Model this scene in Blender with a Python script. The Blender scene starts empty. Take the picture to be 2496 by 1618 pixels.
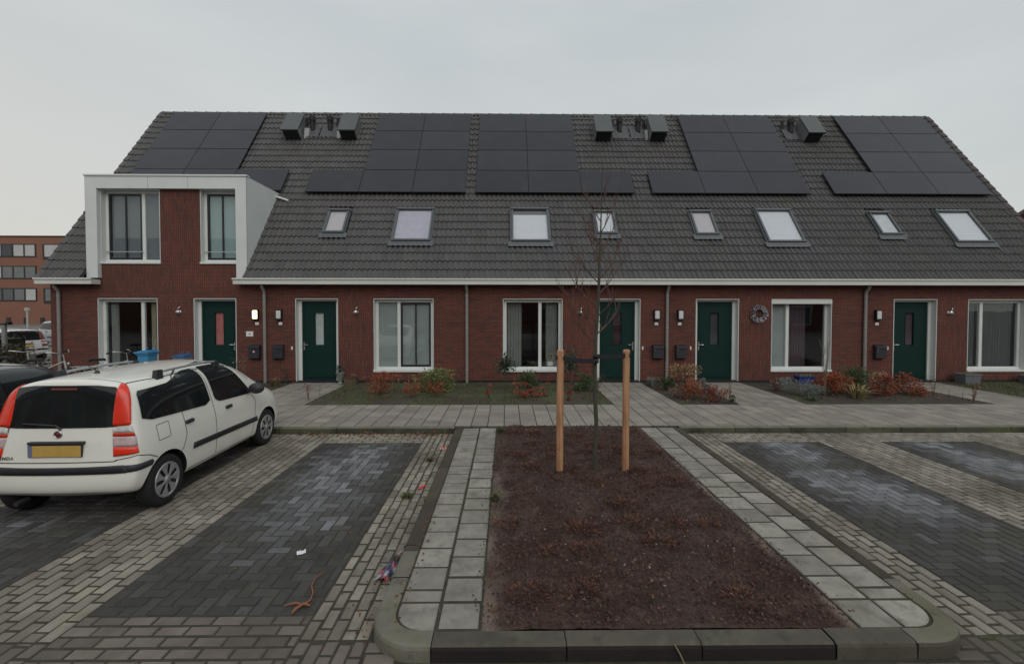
import bpy, bmesh, math, random
from mathutils import Vector, Matrix
from mathutils.bvhtree import BVHTree
R_ = random.Random(11)
sc = bpy.context.scene
C = sc.collection
rad = math.radians

# ------------------------------------------------------------------ materials
def nt_new(name):
    m = bpy.data.materials.new(name); m.use_nodes = True
    nt = m.node_tree
    return m, nt, nt.nodes['Principled BSDF']
def N(nt, t, **kw):
    n = nt.nodes.new(t)
    for k, v in kw.items(): setattr(n, k, v)
    return n
def mixrgb(nt, a, b, fac, blend='MIX'):
    n = N(nt, 'ShaderNodeMix', data_type='RGBA', blend_type=blend)
    for sock, v in ((n.inputs[6], a), (n.inputs[7], b), (n.inputs[0], fac)):
        if isinstance(v, (int, float)): sock.default_value = v
        elif isinstance(v, (tuple, list)): sock.default_value = (*v[:3], 1)
        else: nt.links.new(v, sock)
    return n.outputs[2]
def ramp(nt, fac, stops, interp='LINEAR'):
    r = N(nt, 'ShaderNodeValToRGB'); cr = r.color_ramp; cr.interpolation = interp
    while len(cr.elements) < len(stops): cr.elements.new(0.5)
    for e, (p, c) in zip(cr.elements, stops):
        e.position = p; e.color = (*c, 1) if len(c) == 3 else c
    nt.links.new(fac, r.inputs[0])
    return r.outputs[0]
def noise(nt, scale, detail=4, vec=None, rough=.6):
    n = N(nt, 'ShaderNodeTexNoise'); n.inputs['Scale'].default_value = scale
    n.inputs['Detail'].default_value = detail; n.inputs['Roughness'].default_value = rough
    if vec is None:
        t = N(nt, 'ShaderNodeTexCoord'); vec = t.outputs['Object']
    nt.links.new(vec, n.inputs['Vector'])
    return n.outputs['Fac']
def attr(nt, name='rnd'):
    return N(nt, 'ShaderNodeAttribute', attribute_name=name).outputs['Fac']
def bump(nt, b, h, strength=.3, dist=.01):
    n = N(nt, 'ShaderNodeBump'); n.inputs['Strength'].default_value = strength
    n.inputs['Distance'].default_value = dist
    nt.links.new(h, n.inputs['Height']); nt.links.new(n.outputs[0], b.inputs['Normal'])
def mul(c, k): return tuple(max(0, min(1, x * k)) for x in c)

def M(name, col, rough=.6, var=.12, ns=6, rnd=0.0, bmp=0, bs=60, metal=0, spec=.5, coat=0, dirt=None, stops=None, ramp_rnd=None):
    m, nt, b = nt_new(name)
    if ramp_rnd:
        c = ramp(nt, attr(nt), ramp_rnd)
    else:
        c = None
    n1 = noise(nt, ns)
    k = ramp(nt, n1, [(.25, (1 - var,) * 3), (.75, (1 + var,) * 3)]) if var else None
    if c is None: c = mixrgb(nt, col, (1, 1, 1), 0.0)
    if k is not None: c = mixrgb(nt, c, k, 1.0, 'MULTIPLY')
    if rnd:
        rr = ramp(nt, attr(nt), [(0, (1 - rnd,) * 3), (1, (1 + rnd,) * 3)])
        c = mixrgb(nt, c, rr, 1.0, 'MULTIPLY')
    if dirt:
        for dc, ds, lo, hi in dirt:
            f = ramp(nt, noise(nt, ds, 6), [(lo, (0, 0, 0)), (hi, (1, 1, 1))])
            c = mixrgb(nt, c, dc, f)
    nt.links.new(c, b.inputs['Base Color'])
    b.inputs['Roughness'].default_value = rough
    b.inputs['Metallic'].default_value = metal
    b.inputs['Specular IOR Level'].default_value = spec
    b.inputs['Coat Weight'].default_value = coat
    b.inputs['Coat Roughness'].default_value = .06
    if bmp: bump(nt, b, noise(nt, bs, 5), bmp)
    return m

def brick_mat(name, vertical=False, scale=1.0, tint=(1, 1, 1)):
    m, nt, b = nt_new(name)
    t = N(nt, 'ShaderNodeTexCoord'); s = N(nt, 'ShaderNodeSeparateXYZ'); cb = N(nt, 'ShaderNodeCombineXYZ')
    nt.links.new(t.outputs['Object'], s.inputs[0])
    ad = N(nt, 'ShaderNodeMath', operation='ADD')
    nt.links.new(s.outputs[0], ad.inputs[0]); nt.links.new(s.outputs[1], ad.inputs[1])
    if vertical:
        nt.links.new(s.outputs[2], cb.inputs[0]); nt.links.new(ad.outputs[0], cb.inputs[1])
    else:
        nt.links.new(ad.outputs[0], cb.inputs[0]); nt.links.new(s.outputs[2], cb.inputs[1])
    br = N(nt, 'ShaderNodeTexBrick')
    nt.links.new(cb.outputs[0], br.inputs['Vector'])
    br.inputs['Color1'].default_value = (0, 0, 0, 1); br.inputs['Color2'].default_value = (1, 1, 1, 1)
    br.inputs['Mortar'].default_value = (.5, .5, .5, 1)
    br.inputs['Scale'].default_value = 1
    br.inputs['Brick Width'].default_value = .215 * scale; br.inputs['Row Height'].default_value = .054 * scale
    br.inputs['Mortar Size'].default_value = .0065 * scale; br.inputs['Mortar Smooth'].default_value = .2
    br.inputs['Bias'].default_value = 0
    T = lambda c: tuple(a * k for a, k in zip(c, tint))
    col = ramp(nt, br.outputs['Color'], [(0, T((.108, .049, .043))), (.25, T((.136, .050, .040))), (.5, T((.154, .053, .040))), (.8, T((.174, .061, .044))), (1, T((.130, .056, .047)))])
    big = ramp(nt, noise(nt, .9, 5), [(.3, (.82, .85, .88)), (.7, (1.14, 1.1, 1.08))])
    col = mixrgb(nt, col, big, 1.0, 'MULTIPLY')
    fine = ramp(nt, noise(nt, 26, 3), [(.3, (.90, .90, .90)), (.7, (1.1, 1.1, 1.1))])
    col = mixrgb(nt, col, fine, 1.0, 'MULTIPLY')
    col = mixrgb(nt, col, T((.046, .034, .032)), br.outputs['Fac'])
    nt.links.new(col, b.inputs['Base Color']); b.inputs['Roughness'].default_value = .85
    b.inputs['Specular IOR Level'].default_value = .25
    inv = N(nt, 'ShaderNodeMath', operation='SUBTRACT'); inv.inputs[0].default_value = 1
    nt.links.new(br.outputs['Fac'], inv.inputs[1])
    bump(nt, b, inv.outputs[0], .6, .008)
    return m

def glass_mat(name, tint=(.93, .94, .95), ior=1.5, rough=.02):
    m = bpy.data.materials.new(name); m.use_nodes = True; nt = m.node_tree; nt.nodes.clear()
    o = N(nt, 'ShaderNodeOutputMaterial'); mx = N(nt, 'ShaderNodeMixShader'); tr = N(nt, 'ShaderNodeBsdfTransparent')
    gl = N(nt, 'ShaderNodeBsdfGlossy'); lw = N(nt, 'ShaderNodeLayerWeight'); lw.inputs['Blend'].default_value = .5
    f0 = ((ior - 1) / (ior + 1)) ** 2; pw = N(nt, 'ShaderNodeMath', operation='POWER'); pw.inputs[1].default_value = 5
    nt.links.new(lw.outputs['Facing'], pw.inputs[0]); fr = N(nt, 'ShaderNodeMath', operation='MULTIPLY_ADD'); fr.inputs[1].default_value = 1 - f0; fr.inputs[2].default_value = f0
    nt.links.new(pw.outputs[0], fr.inputs[0])
    tr.inputs[0].default_value = (*tint, 1); gl.inputs['Roughness'].default_value = rough
    gl.inputs['Color'].default_value = (.9, .93, .95, 1)
    # faint waviness of float glass
    bp = N(nt, 'ShaderNodeBump'); bp.inputs['Strength'].default_value = .03; bp.inputs['Distance'].default_value = .02
    nt.links.new(noise(nt, 1.6, 2), bp.inputs['Height'])
    nt.links.new(bp.outputs[0], gl.inputs['Normal'])
    nt.links.new(fr.outputs[0], mx.inputs[0]); nt.links.new(tr.outputs[0], mx.inputs[1]); nt.links.new(gl.outputs[0], mx.inputs[2])
    nt.links.new(mx.outputs[0], o.inputs[0])
    return m

def emit_mat(name, col, strength):
    m, nt, b = nt_new(name)
    b.inputs['Base Color'].default_value = (*col, 1)
    b.inputs['Emission Color'].default_value = (*col, 1); b.inputs['Emission Strength'].default_value = strength
    return m

def leaf_mat(name, cols, rough=.6):
    m, nt, b = nt_new(name)
    n = len(cols); c = ramp(nt, attr(nt), [(i / (n - 1), cols[i]) for i in range(n)])
    nt.links.new(c, b.inputs['Base Color']); b.inputs['Roughness'].default_value = rough
    b.inputs['Specular IOR Level'].default_value = .3
    return m

MB_ = {}
BRH = brick_mat('brick_courses'); BRV = brick_mat('brick_upright', True)
WHITE = M('white_frame_paint', (.66, .68, .66), .45, .05, 3, dirt=[((.45, .46, .42), 2.2, .62, .95)])
WHITE_PANEL = M('white_cladding', (.62, .65, .635), .5, .05, 1.2, dirt=[((.5, .52, .48), 1.1, .55, .95)])
GUTTER = M('gutter_paint', (.60, .61, .57), .5, .06, 1.5, dirt=[((.42, .42, .36), 3, .6, .95)])
LINING = M('reveal_lining', (.58, .60, .58), .5, .05)
SASH = M('sash_dark', (.018, .018, .024), .4, .1)
GREEN = M('door_green', (.0055, .027, .0235), .55, .10, 2.5, spec=.18)
GREEN2 = M('door_green_groove', (.003, .016, .014), .6, .10, 2.5, spec=.15)
CHROME = M('brushed_metal', (.62, .62, .62), .3, .08, 20, metal=1)
ZINC = M('zinc_pipe', (.25, .24, .225), .5, .12, 3, metal=.15)
LEAD = M('lead_flashing', (.075, .075, .08), .6, .25, 8)
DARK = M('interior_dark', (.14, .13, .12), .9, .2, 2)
PLINTH = M('plinth_black', (.012, .012, .014), .8, .1)
GLASS = glass_mat('window_glass', ior=1.6)
GLASS_SKY = glass_mat('upper_window_glass', (.85, .88, .88), ior=1.5)
TILE = M('roof_tile_glazed', (.086, .082, .082), .58, .10, 14, rnd=.13, bmp=.15, bs=90, spec=.35, dirt=[((.086, .086, .074), 1.1, .55, .85), ((.105, .10, .096), 6, .70, .95)])
TILE_SIDE = M('verge_tile_clay', (.058, .044, .044), .7, .2, 8, rnd=.3)
PANEL = M('solar_glass', (.028, .029, .038), .3, .10, .6, rnd=.15, spec=.35, dirt=[((.040, .042, .050), 2.0, .5, .9)])
PANEL_EDGE = M('solar_frame', (.012, .012, .014), .45)
SKYFRAME = M('skylight_metal', (.095, .105, .112), .45, .08, 6, metal=.2)
BLIND_W = M('roller_blind_white', (.72, .72, .74), .8, .04)
BLIND_P = M('roller_blind_pinkish', (.58, .52, .53), .8, .04)
BLIND_G = M('roller_blind_green', (.33, .375, .352), .8, .05, 2)
BLIND_GREY = M('roller_blind_grey', (.27, .27, .30), .8, .06, 1.5)
BLIND_BLUE = M('roller_blind_blue', (.50, .60, .61), .8, .05, 1.5)
CURT = M('curtain_cloth', (.24, .255, .23), .9, .15, 3)
CURT_T = M('curtain_tan', (.34, .32, .22), .9, .15, 3)
BOXTOP = M('vent_cap_metal', (.095, .102, .104), .35, .08, 4, metal=.35)
BOXFACE = M('vent_louvre_dark', (.012, .012, .014), .7)
BOXSIDE = M('vent_side_metal', (.20, .20, .21), .4, .1, 4, metal=.3)
LAMPBODY = M('lamp_housing', (.010, .010, .012), .5)
DIFF = M('lamp_diffuser', (.60, .60, .60), .4, .03)
LIT = emit_mat('lamp_diffuser_lit', (1.0, .78, .42), 4.5)
MAILBOX = M('mailbox_metal', (.040, .041, .050), .45, .08, 5, metal=.3)
PLATEW = M('white_plate', (.70, .70, .68), .5, .05)
PAVER = M('paver_grey', (.232, .208, .172), .82, .22, 5, rnd=.30, bmp=.35, bs=120, spec=.35,
          dirt=[((.115, .097, .076), 1.2, .46, .74), ((.135, .132, .078), 2.3, .56, .88), ((.31, .29, .265), 34, .68, .82), ((.05, .045, .038), 60, .70, .82)])
ROADP = M('paver_brownish', (.150, .126, .108), .82, .22, 5, rnd=.30, bmp=.35, bs=120, spec=.35,
          dirt=[((.082, .068, .056), 1.1, .46, .74), ((.10, .10, .062), 2.2, .62, .86), ((.27, .25, .23), 34, .68, .82), ((.04, .036, .032), 60, .70, .82)])
BAY = M('paver_dark', (.1, .1, .1), .66, .18, 6, bmp=.35, bs=120, spec=.35, dirt=[((.030, .027, .025), .9, .56, .74), ((.062, .058, .040), 1.5, .50, .76), ((.035, .031, .028), 7, .60, .8), ((.19, .19, .18), 45, .70, .84)],
        ramp_rnd=[(0, (.046, .043, .041)), (.40, (.072, .070, .069)), (.72, (.125, .127, .134)), (1, (.205, .211, .225))])
STRIP = M('strip_tile_concrete', (.270, .256, .222), .85, .20, 5, rnd=.18, bmp=.3, bs=110, spec=.3,
          dirt=[((.185, .182, .120), 1.4, .54, .85), ((.11, .098, .080), 3.6, .53, .78), ((.175, .160, .135), 9, .52, .74), ((.08, .07, .058), 14, .66, .82), ((.50, .48, .44), 40, .70, .84), ((.20, .185, .16), 16, .60, .78)])
TILEW = M('pavement_tile', (.262, .236, .206), .85, .12, 4, rnd=.17, bmp=.25, bs=110, spec=.3, dirt=[((.17, .155, .135), 1.2, .48, .8), ((.24, .24, .20), 3, .6, .85), ((.13, .12, .105), 12, .66, .82), ((.40, .38, .35), 40, .70, .84)])
BED = M('joint_sand', (.044, .038, .028), .95, .35, 9, dirt=[((.044, .050, .020), 1.7, .5, .72), ((.024, .021, .016), 4, .55, .8)])
GROUND = M('ground_earth', (.16, .15, .135), .95, .3, .6)
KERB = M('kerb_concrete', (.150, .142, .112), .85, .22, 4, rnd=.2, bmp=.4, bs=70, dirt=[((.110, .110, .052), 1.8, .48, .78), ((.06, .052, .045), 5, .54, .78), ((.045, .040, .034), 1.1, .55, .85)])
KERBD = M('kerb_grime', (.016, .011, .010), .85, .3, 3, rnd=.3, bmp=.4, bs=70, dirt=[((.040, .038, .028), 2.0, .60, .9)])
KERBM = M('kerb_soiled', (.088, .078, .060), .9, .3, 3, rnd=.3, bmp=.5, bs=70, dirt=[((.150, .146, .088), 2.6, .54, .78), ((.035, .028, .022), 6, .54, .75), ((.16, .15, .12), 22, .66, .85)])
KERBV = M('kerb_face_moss', (.055, .056, .036), .9, .35, 1.4, rnd=.65, bmp=.4, bs=70, dirt=[((.10, .12, .045), 1.3, .54, .74), ((.02, .018, .016), 1.7, .55, .7)])

# ------------------------------------------------------------------ mesh builder
class MB:
    def __init__(s): s.v = []; s.f = []; s.m = []; s.r = []; s.sm = []
    def face(s, pts, m=0, r=.5, smooth=False):
        i = len(s.v); s.v += [tuple(p) for p in pts]; s.f.append(tuple(range(i, i + len(pts)))); s.m.append(m); s.r.append(r); s.sm.append(smooth)
    def grid(s, rows, m=0, r=.5, smooth=True, closed=False):
        i = len(s.v); n = len(rows[0])
        for row in rows: s.v += [tuple(p) for p in row]
        for a in range(len(rows) - 1):
            for b in range(n if closed else n - 1):
                b2 = (b + 1) % n
                s.f.append((i + a * n + b, i + a * n + b2, i + (a + 1) * n + b2, i + (a + 1) * n + b)); s.m.append(m); s.r.append(r); s.sm.append(smooth)
    def box(s, x0, x1, y0, y1, z0, z1, m=0, r=.5):
        i = len(s.v)
        s.v += [(x0, y0, z0), (x1, y0, z0), (x1, y1, z0), (x0, y1, z0), (x0, y0, z1), (x1, y0, z1), (x1, y1, z1), (x0, y1, z1)]
        for f in ((0, 3, 2, 1), (4, 5, 6, 7), (0, 1, 5, 4), (1, 2, 6, 5), (2, 3, 7, 6), (3, 0, 4, 7)):
            s.f.append(tuple(i + k for k in f)); s.m.append(m); s.r.append(r); s.sm.append(False)
    def obox(s, P, u, v, w, m=0, r=.5):
        P, u, v, w = map(Vector, (P, u, v, w)); i = len(s.v)
        for c in ((0, 0, 0), (1, 0, 0), (1, 1, 0), (0, 1, 0), (0, 0, 1), (1, 0, 1), (1, 1, 1), (0, 1, 1)):
            s.v.append(tuple(P + u * c[0] + v * c[1] + w * c[2]))
        for f in ((0, 3, 2, 1), (4, 5, 6, 7), (0, 1, 5, 4), (1, 2, 6, 5), (2, 3, 7, 6), (3, 0, 4, 7)):
            s.f.append(tuple(i + k for k in f)); s.m.append(m); s.r.append(r); s.sm.append(False)
    def tube(s, pts, rad_, n=8, m=0, r=.5, caps=True):
        pts = [Vector(p) for p in pts]
        if not isinstance(rad_, (list, tuple)): rad_ = [rad_] * len(pts)
        rows = []; t0 = (pts[1] - pts[0]).normalized()
        a = t0.orthogonal().normalized()
        for k, p in enumerate(pts):
            t = (pts[min(k + 1, len(pts) - 1)] - pts[max(k - 1, 0)]).normalized()
            a = (a - t * a.dot(t))
            a = a.normalized() if a.length > 1e-6 else t.orthogonal().normalized()
            b = t.cross(a)
            rows.append([tuple(p + (a * math.cos(2 * math.pi * j / n) + b * math.sin(2 * math.pi * j / n)) * rad_[k]) for j in range(n)])
        s.grid(rows, m, r, True, True)
        if caps:
            s.face(rows[0][::-1], m, r); s.face(rows[-1], m, r)
    def lathe(s, prof, n=24, axis='z', o=(0, 0, 0), m=0, r=.5):
        rows = []
        for q, h in prof:
            row = []
            for j in range(n):
                a = 2 * math.pi * j / n; c, d = q * math.cos(a), q * math.sin(a)
                p = {'z': (c, d, h), 'x': (h, c, d), 'y': (d, h, c)}[axis]
                row.append((o[0] + p[0], o[1] + p[1], o[2] + p[2]))
            rows.append(row)
        s.grid(rows, m, r, True, True)
    def poly_tile(s, poly, z, bev=.006, depth=.03, m=0, r=.5, tilt=(0, 0)):
        cx = sum(p[0] for p in poly) / len(poly); cy = sum(p[1] for p in poly) / len(poly)
        zz = lambda p: z + (p[0] - cx) * tilt[0] + (p[1] - cy) * tilt[1]
        ins = []
        n = len(poly)
        for k in range(n):
            p = Vector(poly[k]); a = (Vector(poly[k - 1]) - p).normalized(); b = (Vector(poly[(k + 1) % n]) - p).normalized()
            d = a + b
            if d.length < .2:
                d = Vector((cx, cy)) - p
                q = p + d.normalized() * bev
            else: q = p + d * bev
            ins.append((q.x, q.y))
        s.face([(p[0], p[1], zz(p)) for p in ins], m, r)
        for k in range(n):
            k2 = (k + 1) % n
            s.face([(poly[k][0], poly[k][1], zz(poly[k]) - bev * .8), (poly[k2][0], poly[k2][1], zz(poly[k2]) - bev * .8), (*ins[k2], zz(ins[k2])), (*ins[k], zz(ins[k]))], m, r)
            s.face([(poly[k][0], poly[k][1], z - depth), (poly[k2][0], poly[k2][1], z - depth), (poly[k2][0], poly[k2][1], zz(poly[k2]) - bev * .8), (poly[k][0], poly[k][1], zz(poly[k]) - bev * .8)], m, r)
    def leaf(s, c, size, d, m=0, r=None, w=.45, rng=R_):
        c = Vector(c); d = Vector(d).normalized(); a = d.orthogonal().normalized()
        q = rng.random() * 6.283; a = (a * math.cos(q) + d.cross(a) * math.sin(q)); n = d.cross(a)
        t = c + d * size; mid = c + d * size * .5 + n * size * .12
        r = rng.random() if r is None else r
        s.face([c, mid + a * size * w * .5, t, mid - a * size * w * .5], m, r)
    def build(s, name, mats, parent=None, local=False, bevel=0, smooth=None):
        me = bpy.data.meshes.new(name)
        o_ = Vector((0, 0, 0))
        if parent is not None and not local:
            p = parent
            while p is not None: o_ = o_ + p.location; p = p.parent
        vs = s.v if o_.length == 0 else [(x - o_.x, y - o_.y, z - o_.z) for x, y, z in s.v]
        me.from_pydata(vs, [], s.f)
        mats = mats if isinstance(mats, (list, tuple)) else [mats]
        for m in mats: me.materials.append(m)
        me.polygons.foreach_set('material_index', s.m)
        me.polygons.foreach_set('use_smooth', s.sm if smooth is None else [smooth] * len(s.f))
        a = me.attributes.new('rnd', 'FLOAT', 'FACE'); a.data.foreach_set('value', s.r)
        me.update()
        o = bpy.data.objects.new(name, me); C.objects.link(o)
        if parent is not None: o.parent = parent
        if bevel:
            md = o.modifiers.new('bev', 'BEVEL'); md.width = bevel; md.segments = 2; md.limit_method = 'ANGLE'; md.angle_limit = rad(40)
        return o

def tag(o, label=None, cat=None, group=None, kind=None):
    if label: o['label'] = label
    if cat: o['category'] = cat
    if group: o['group'] = group
    if kind: o['kind'] = kind
    return o
def thing(name, label, cat, loc=(0, 0, 0), group=None, rz=0):
    o = bpy.data.objects.new(name, None); C.objects.link(o); o.location = loc; o.rotation_euler.z = rz
    o.empty_display_size = .1
    return tag(o, label, cat, group)
def copy_tree(o, parent=None):
    c = o.copy(); C.objects.link(c)
    if parent is not None: c.parent = parent
    for ch in list(o.children): copy_tree(ch, c)
    return c
def struct(name, mb, mats, label, cat, **k):
    o = mb.build(name, mats, **k); return tag(o, label, cat, kind='structure')
def J(a): return R_.uniform(-a, a)

# ------------------------------------------------------------------ ground, pavings, kerbs
LOT = -.10      # parking level; pavement level is 0
g = MB(); g.face([(-400, -300, -.17), (400, -300, -.17), (400, 600, -.17), (-400, 600, -.17)])
struct('ground', g, GROUND, 'bare grey earth and asphalt stretching away round the houses', 'ground')

sub = MB(); sub.face([(-12, -6, LOT - .0062), (13, -6, LOT - .0062), (13, 8.06, LOT - .0062), (-12, 8.06, LOT - .0062)])
struct('parking_bedding', sub, BED, 'dark mossy sand showing in the joints of the parking pavers', 'joint sand')

def rotq(x0, x1, y0, y1, a, wb):
    cx, cy = (x0 + x1) / 2, (y0 + y1) / 2; c, s_ = math.cos(a), math.sin(a); o = []
    for x, y in ((x0, y0), (x1, y0), (x1, y1), (x0, y1)):
        dx, dy = x - cx + J(.0015), y - cy + J(.0015); o.append((cx + dx * c - dy * s_, cy + dx * s_ + dy * c))
    return o
def paver_course(mb, x0, x1, y0, y1, along, m=0, base=.5, amp=.5, off0=0, excl=None, wob=0):
    L, W = .21, .105; gp = .0075
    if along == 'y': nl = max(1, round((x1 - x0) / W)); w = (x1 - x0) / nl
    else: nl = max(1, round((y1 - y0) / W)); w = (y1 - y0) / nl
    for i in range(nl):
        off = (i % 2) * L / 2 + off0 + J(.012)
        a, b = (y0, y1) if along == 'y' else (x0, x1)
        p = a - off
        while p < b:
            q0, q1 = max(p, a), min(p + L, b); p += L
            if q1 - q0 < .03: continue
            c0 = (x0 if along == 'y' else y0) + i * w; c1 = c0 + w
            jx = J(.002)
            if along == 'y': X0, X1, Y0, Y1 = c0 + jx, c1 + jx, q0, q1
            else: X0, X1, Y0, Y1 = q0, q1, c0 + jx, c1 + jx
            if excl and excl((X0 + X1) / 2, (Y0 + Y1) / 2): continue
            wb = wob if wob else .006
            mb.poly_tile(rotq(X0 + gp, X1 - gp, Y0 + gp + .003, Y1 - gp - .003, J(wb), wb), LOT + J(.002 + wb * .08), .009, .022, m,
                         min(1, max(0, base + J(amp))), (J(.012), J(.012)))
def herring(mb, x0, x1, y0, y1, wear):
    W = .105; gp = .0068
    nx, ny = int((x1 - x0) / W) + 3, int((y1 - y0) / W) + 3
    for i in range(-2, nx):
        for j in range(-2, ny):
            t = (i - j) % 4
            if t == 0: X0, X1, Y0, Y1 = i, i + 2, j, j + 1
            elif t == 3: X0, X1, Y0, Y1 = i, i + 1, j, j + 2
            else: continue
            X0, X1, Y0, Y1 = x0 + X0 * W, x0 + X1 * W, y0 + Y0 * W, y0 + Y1 * W
            X0, X1, Y0, Y1 = max(X0, x0), min(X1, x1), max(Y0, y0), min(Y1, y1)
            if X1 - X0 < .03 or Y1 - Y0 < .03: continue
            cx, cy = ((X0 + X1) / 2 - x0) / (x1 - x0), ((Y0 + Y1) / 2 - y0) / (y1 - y0)
            mb.poly_tile([(X0 + gp, Y0 + gp), (X1 - gp, Y0 + gp), (X1 - gp, Y1 - gp), (X0 + gp, Y1 - gp)], LOT + J(.002), .005, .022, 0,
                         min(1, max(0, wear(cx, cy) + R_.gauss(0, .17))), (J(.010), J(.010)))
def wearmap(seed):
    r = random.Random(seed); blobs = [(r.uniform(.3, .7), r.uniform(.45, .9), r.uniform(.18, .36), r.uniform(.18, .34)) for _ in range(6)]
    def f(x, y):
        v = 0
        for bx, by, sx, sy in blobs: v = max(v, math.exp(-((x - bx) / sx) ** 2 - ((y - by) / sy) ** 2))
        edge = min(1, max(0, min(x, 1 - x) * 6))
        return .10 + (.74 if seed < 6 else .80) * v * edge
    return f
bays = [(-6.60, -8.24, 5), (-4.00, -5.64, 4), (-1.40, -3.04, 3), (3.60, 5.22, 7), (6.25, 7.87, 8), (8.87, 10.5, 9)]
bands = [(-9.2, -8.24), (-6.60, -5.64), (-4.00, -3.04), (-1.40, -.925), (3.105, 3.60), (5.22, 6.25), (7.87, 8.87)]
mb = MB()
for i, (a, b, sd) in enumerate(bays): herring(mb, min(a, b), max(a, b), 3.28, 7.50, wearmap(sd))
struct('parking_bays', mb, BAY, 'dark herringbone paver bays with paler dry patches', 'parking bay')
mb = MB()
for a, b in bands:
    paver_course(mb, a, b, 3.02, 8.04, 'y', base=.55, amp=.45, wob=.028 if a == -1.40 or b == 3.60 else .010)
for a, b, _ in bays:
    a, b = min(a, b), max(a, b)
    paver_course(mb, a, b, 7.50, 8.04, 'x', base=.75, amp=.25)
struct('parking_bands', mb, PAVER, 'beige grey running bond pavers between the dark bays', 'paving band')
def in_island(x, y):
    if not (-.95 < x < 3.13 and y > 2.79): return False
    for cx in (-.58, 2.76):
        if (x < cx if cx < 0 else x > cx) and y < 3.16: return math.hypot(x - cx, y - 3.16) < .33
    return True
mb = MB()
for a, b in bands: paver_course(mb, a, b, 1.2, 3.02, 'y', base=.5, amp=.45, excl=in_island)
for a, b, _ in bays: paver_course(mb, min(a, b), max(a, b), 1.2, 3.28, 'x', base=.5, amp=.45)
paver_course(mb, -.925, 3.105, 1.2, 2.80, 'x', base=.4, amp=.4, excl=in_island)
paver_course(mb, -.925, -.50, 2.801, 3.22, 'x', base=.4, amp=.4, excl=in_island); paver_course(mb, 2.68, 3.105, 2.801, 3.22, 'x', base=.4, amp=.4, excl=in_island)
struct('road', mb, ROADP, 'brownish grey paved road in front of the parking bays', 'road')

# pavement of 30 cm tiles
def tiles(mb, x0, x1, y0, y1, ph=0, stag=True, base=.5, amp=.5, z=0, m=0):
    i = 0; x = x0
    while x < x1 - .02:
        xe = min(x + .30, x1); off = (.15 if (stag and i % 2) else 0) + ph
        y = y0 - off
        while y < y1:
            a, b = max(y, y0), min(y + .30, y1); y += .30
            if b - a < .03: continue
            mb.poly_tile([(x + .0078, a + .0085), (xe - .0078, a + .0085), (xe - .0078, b - .0085), (x + .0078, b - .0085)], z + J(.0022), .005, .03, m,
                         min(1, max(0, base + J(amp))), (J(.006), J(.006)))
        x = xe; i += 1
sub = MB()
sub.face([(-13, 8.17, -.0065), (14, 8.17, -.0065), (14, 9.975, -.0065), (-13, 9.975, -.0065)])
sub.face([(-.775, 2.955, -.0065), (-.168, 2.955, -.0065), (-.168, 8.06, -.0065), (-.775, 8.06, -.0065)])
sub.face([(2.368, 2.955, -.0065), (2.972, 2.955, -.0065), (2.972, 8.06, -.0065), (2.368, 8.06, -.0065)])
paths = [(-9.0, -7.5), (-6.04, -4.45), (2.37, 3.83), (5.17, 6.67), (10.90, 12.32)]
for a, b in paths: sub.face([(a, 9.976, -.0065), (b, 9.976, -.0065), (b, 13.04, -.0065), (a, 13.04, -.0065)])
struct('pavement_bedding', sub, BED, 'dark sand in the joints between the pale tiles', 'joint sand')
mb = MB(); tiles(mb, -12.045, 12.86, 8.175, 9.97)
struct('pavement', mb, TILEW, 'pale grey tiled pavement along the row of houses', 'pavement')
mb = MB()
for a, b in paths: tiles(mb, a, b, 9.98, 12.93, stag=True)
tiles(mb, -4.44, -2.9, 12.45, 12.75, stag=False)
struct('garden_paths', mb, TILEW, 'pale tiled paths leading from the pavement to the green doors', 'path')

# island strips of single tiles with rounded corners
def strip(mb, xs, out_left):
    for c in range(2):
        x0, x1 = xs + c * .30, xs + (c + 1) * .30
        corner = (out_left and c == 0) or (not out_left and c == 1)
        other = not corner
        y = 2.965
        first = True
        sizes = [.30, .14] if corner else [.30]
        k = 0
        ph = .12 if out_left else .05
        while y < 8.045:
            h = sizes[k] if k < len(sizes) else .30
            ye = min(y + h, 8.045)
            g_ = .0115; y += J(.006)
            P = [(x0 + g_, y + g_ + .002), (x1 - g_, y + g_ + .002), (x1 - g_, ye - g_ - .002), (x0 + g_, ye - g_ - .002)]
            if first and corner:
                Rr = .2
                if out_left:
                    arc = [(x0 + g_ + Rr - Rr * math.sin(t), y + g_ + Rr - Rr * math.cos(t)) for t in [q * math.pi / 16 for q in range(8, -1, -1)]]
                    P = [P[3]] + arc + [P[1], P[2]]
                else:
                    arc = [(x1 - g_ - Rr + Rr * math.sin(t), y + g_ + Rr - Rr * math.cos(t)) for t in [q * math.pi / 16 for q in range(0, 9)]]
                    P = [P[3], P[0]] + arc + [P[2]]
            if ye - y > .03: mb.poly_tile(P, J(.004), .010, .05, 0, .5 + J(.5), (J(.008), J(.008)))
            y = ye; k += 1; first = False
mb = MB(); strip(mb, -.772, True); strip(mb, 2.37, False)
struct('tile_strips', mb, STRIP, 'pale mossy tile strips along both sides of the planting bed', 'tile strip')

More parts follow.
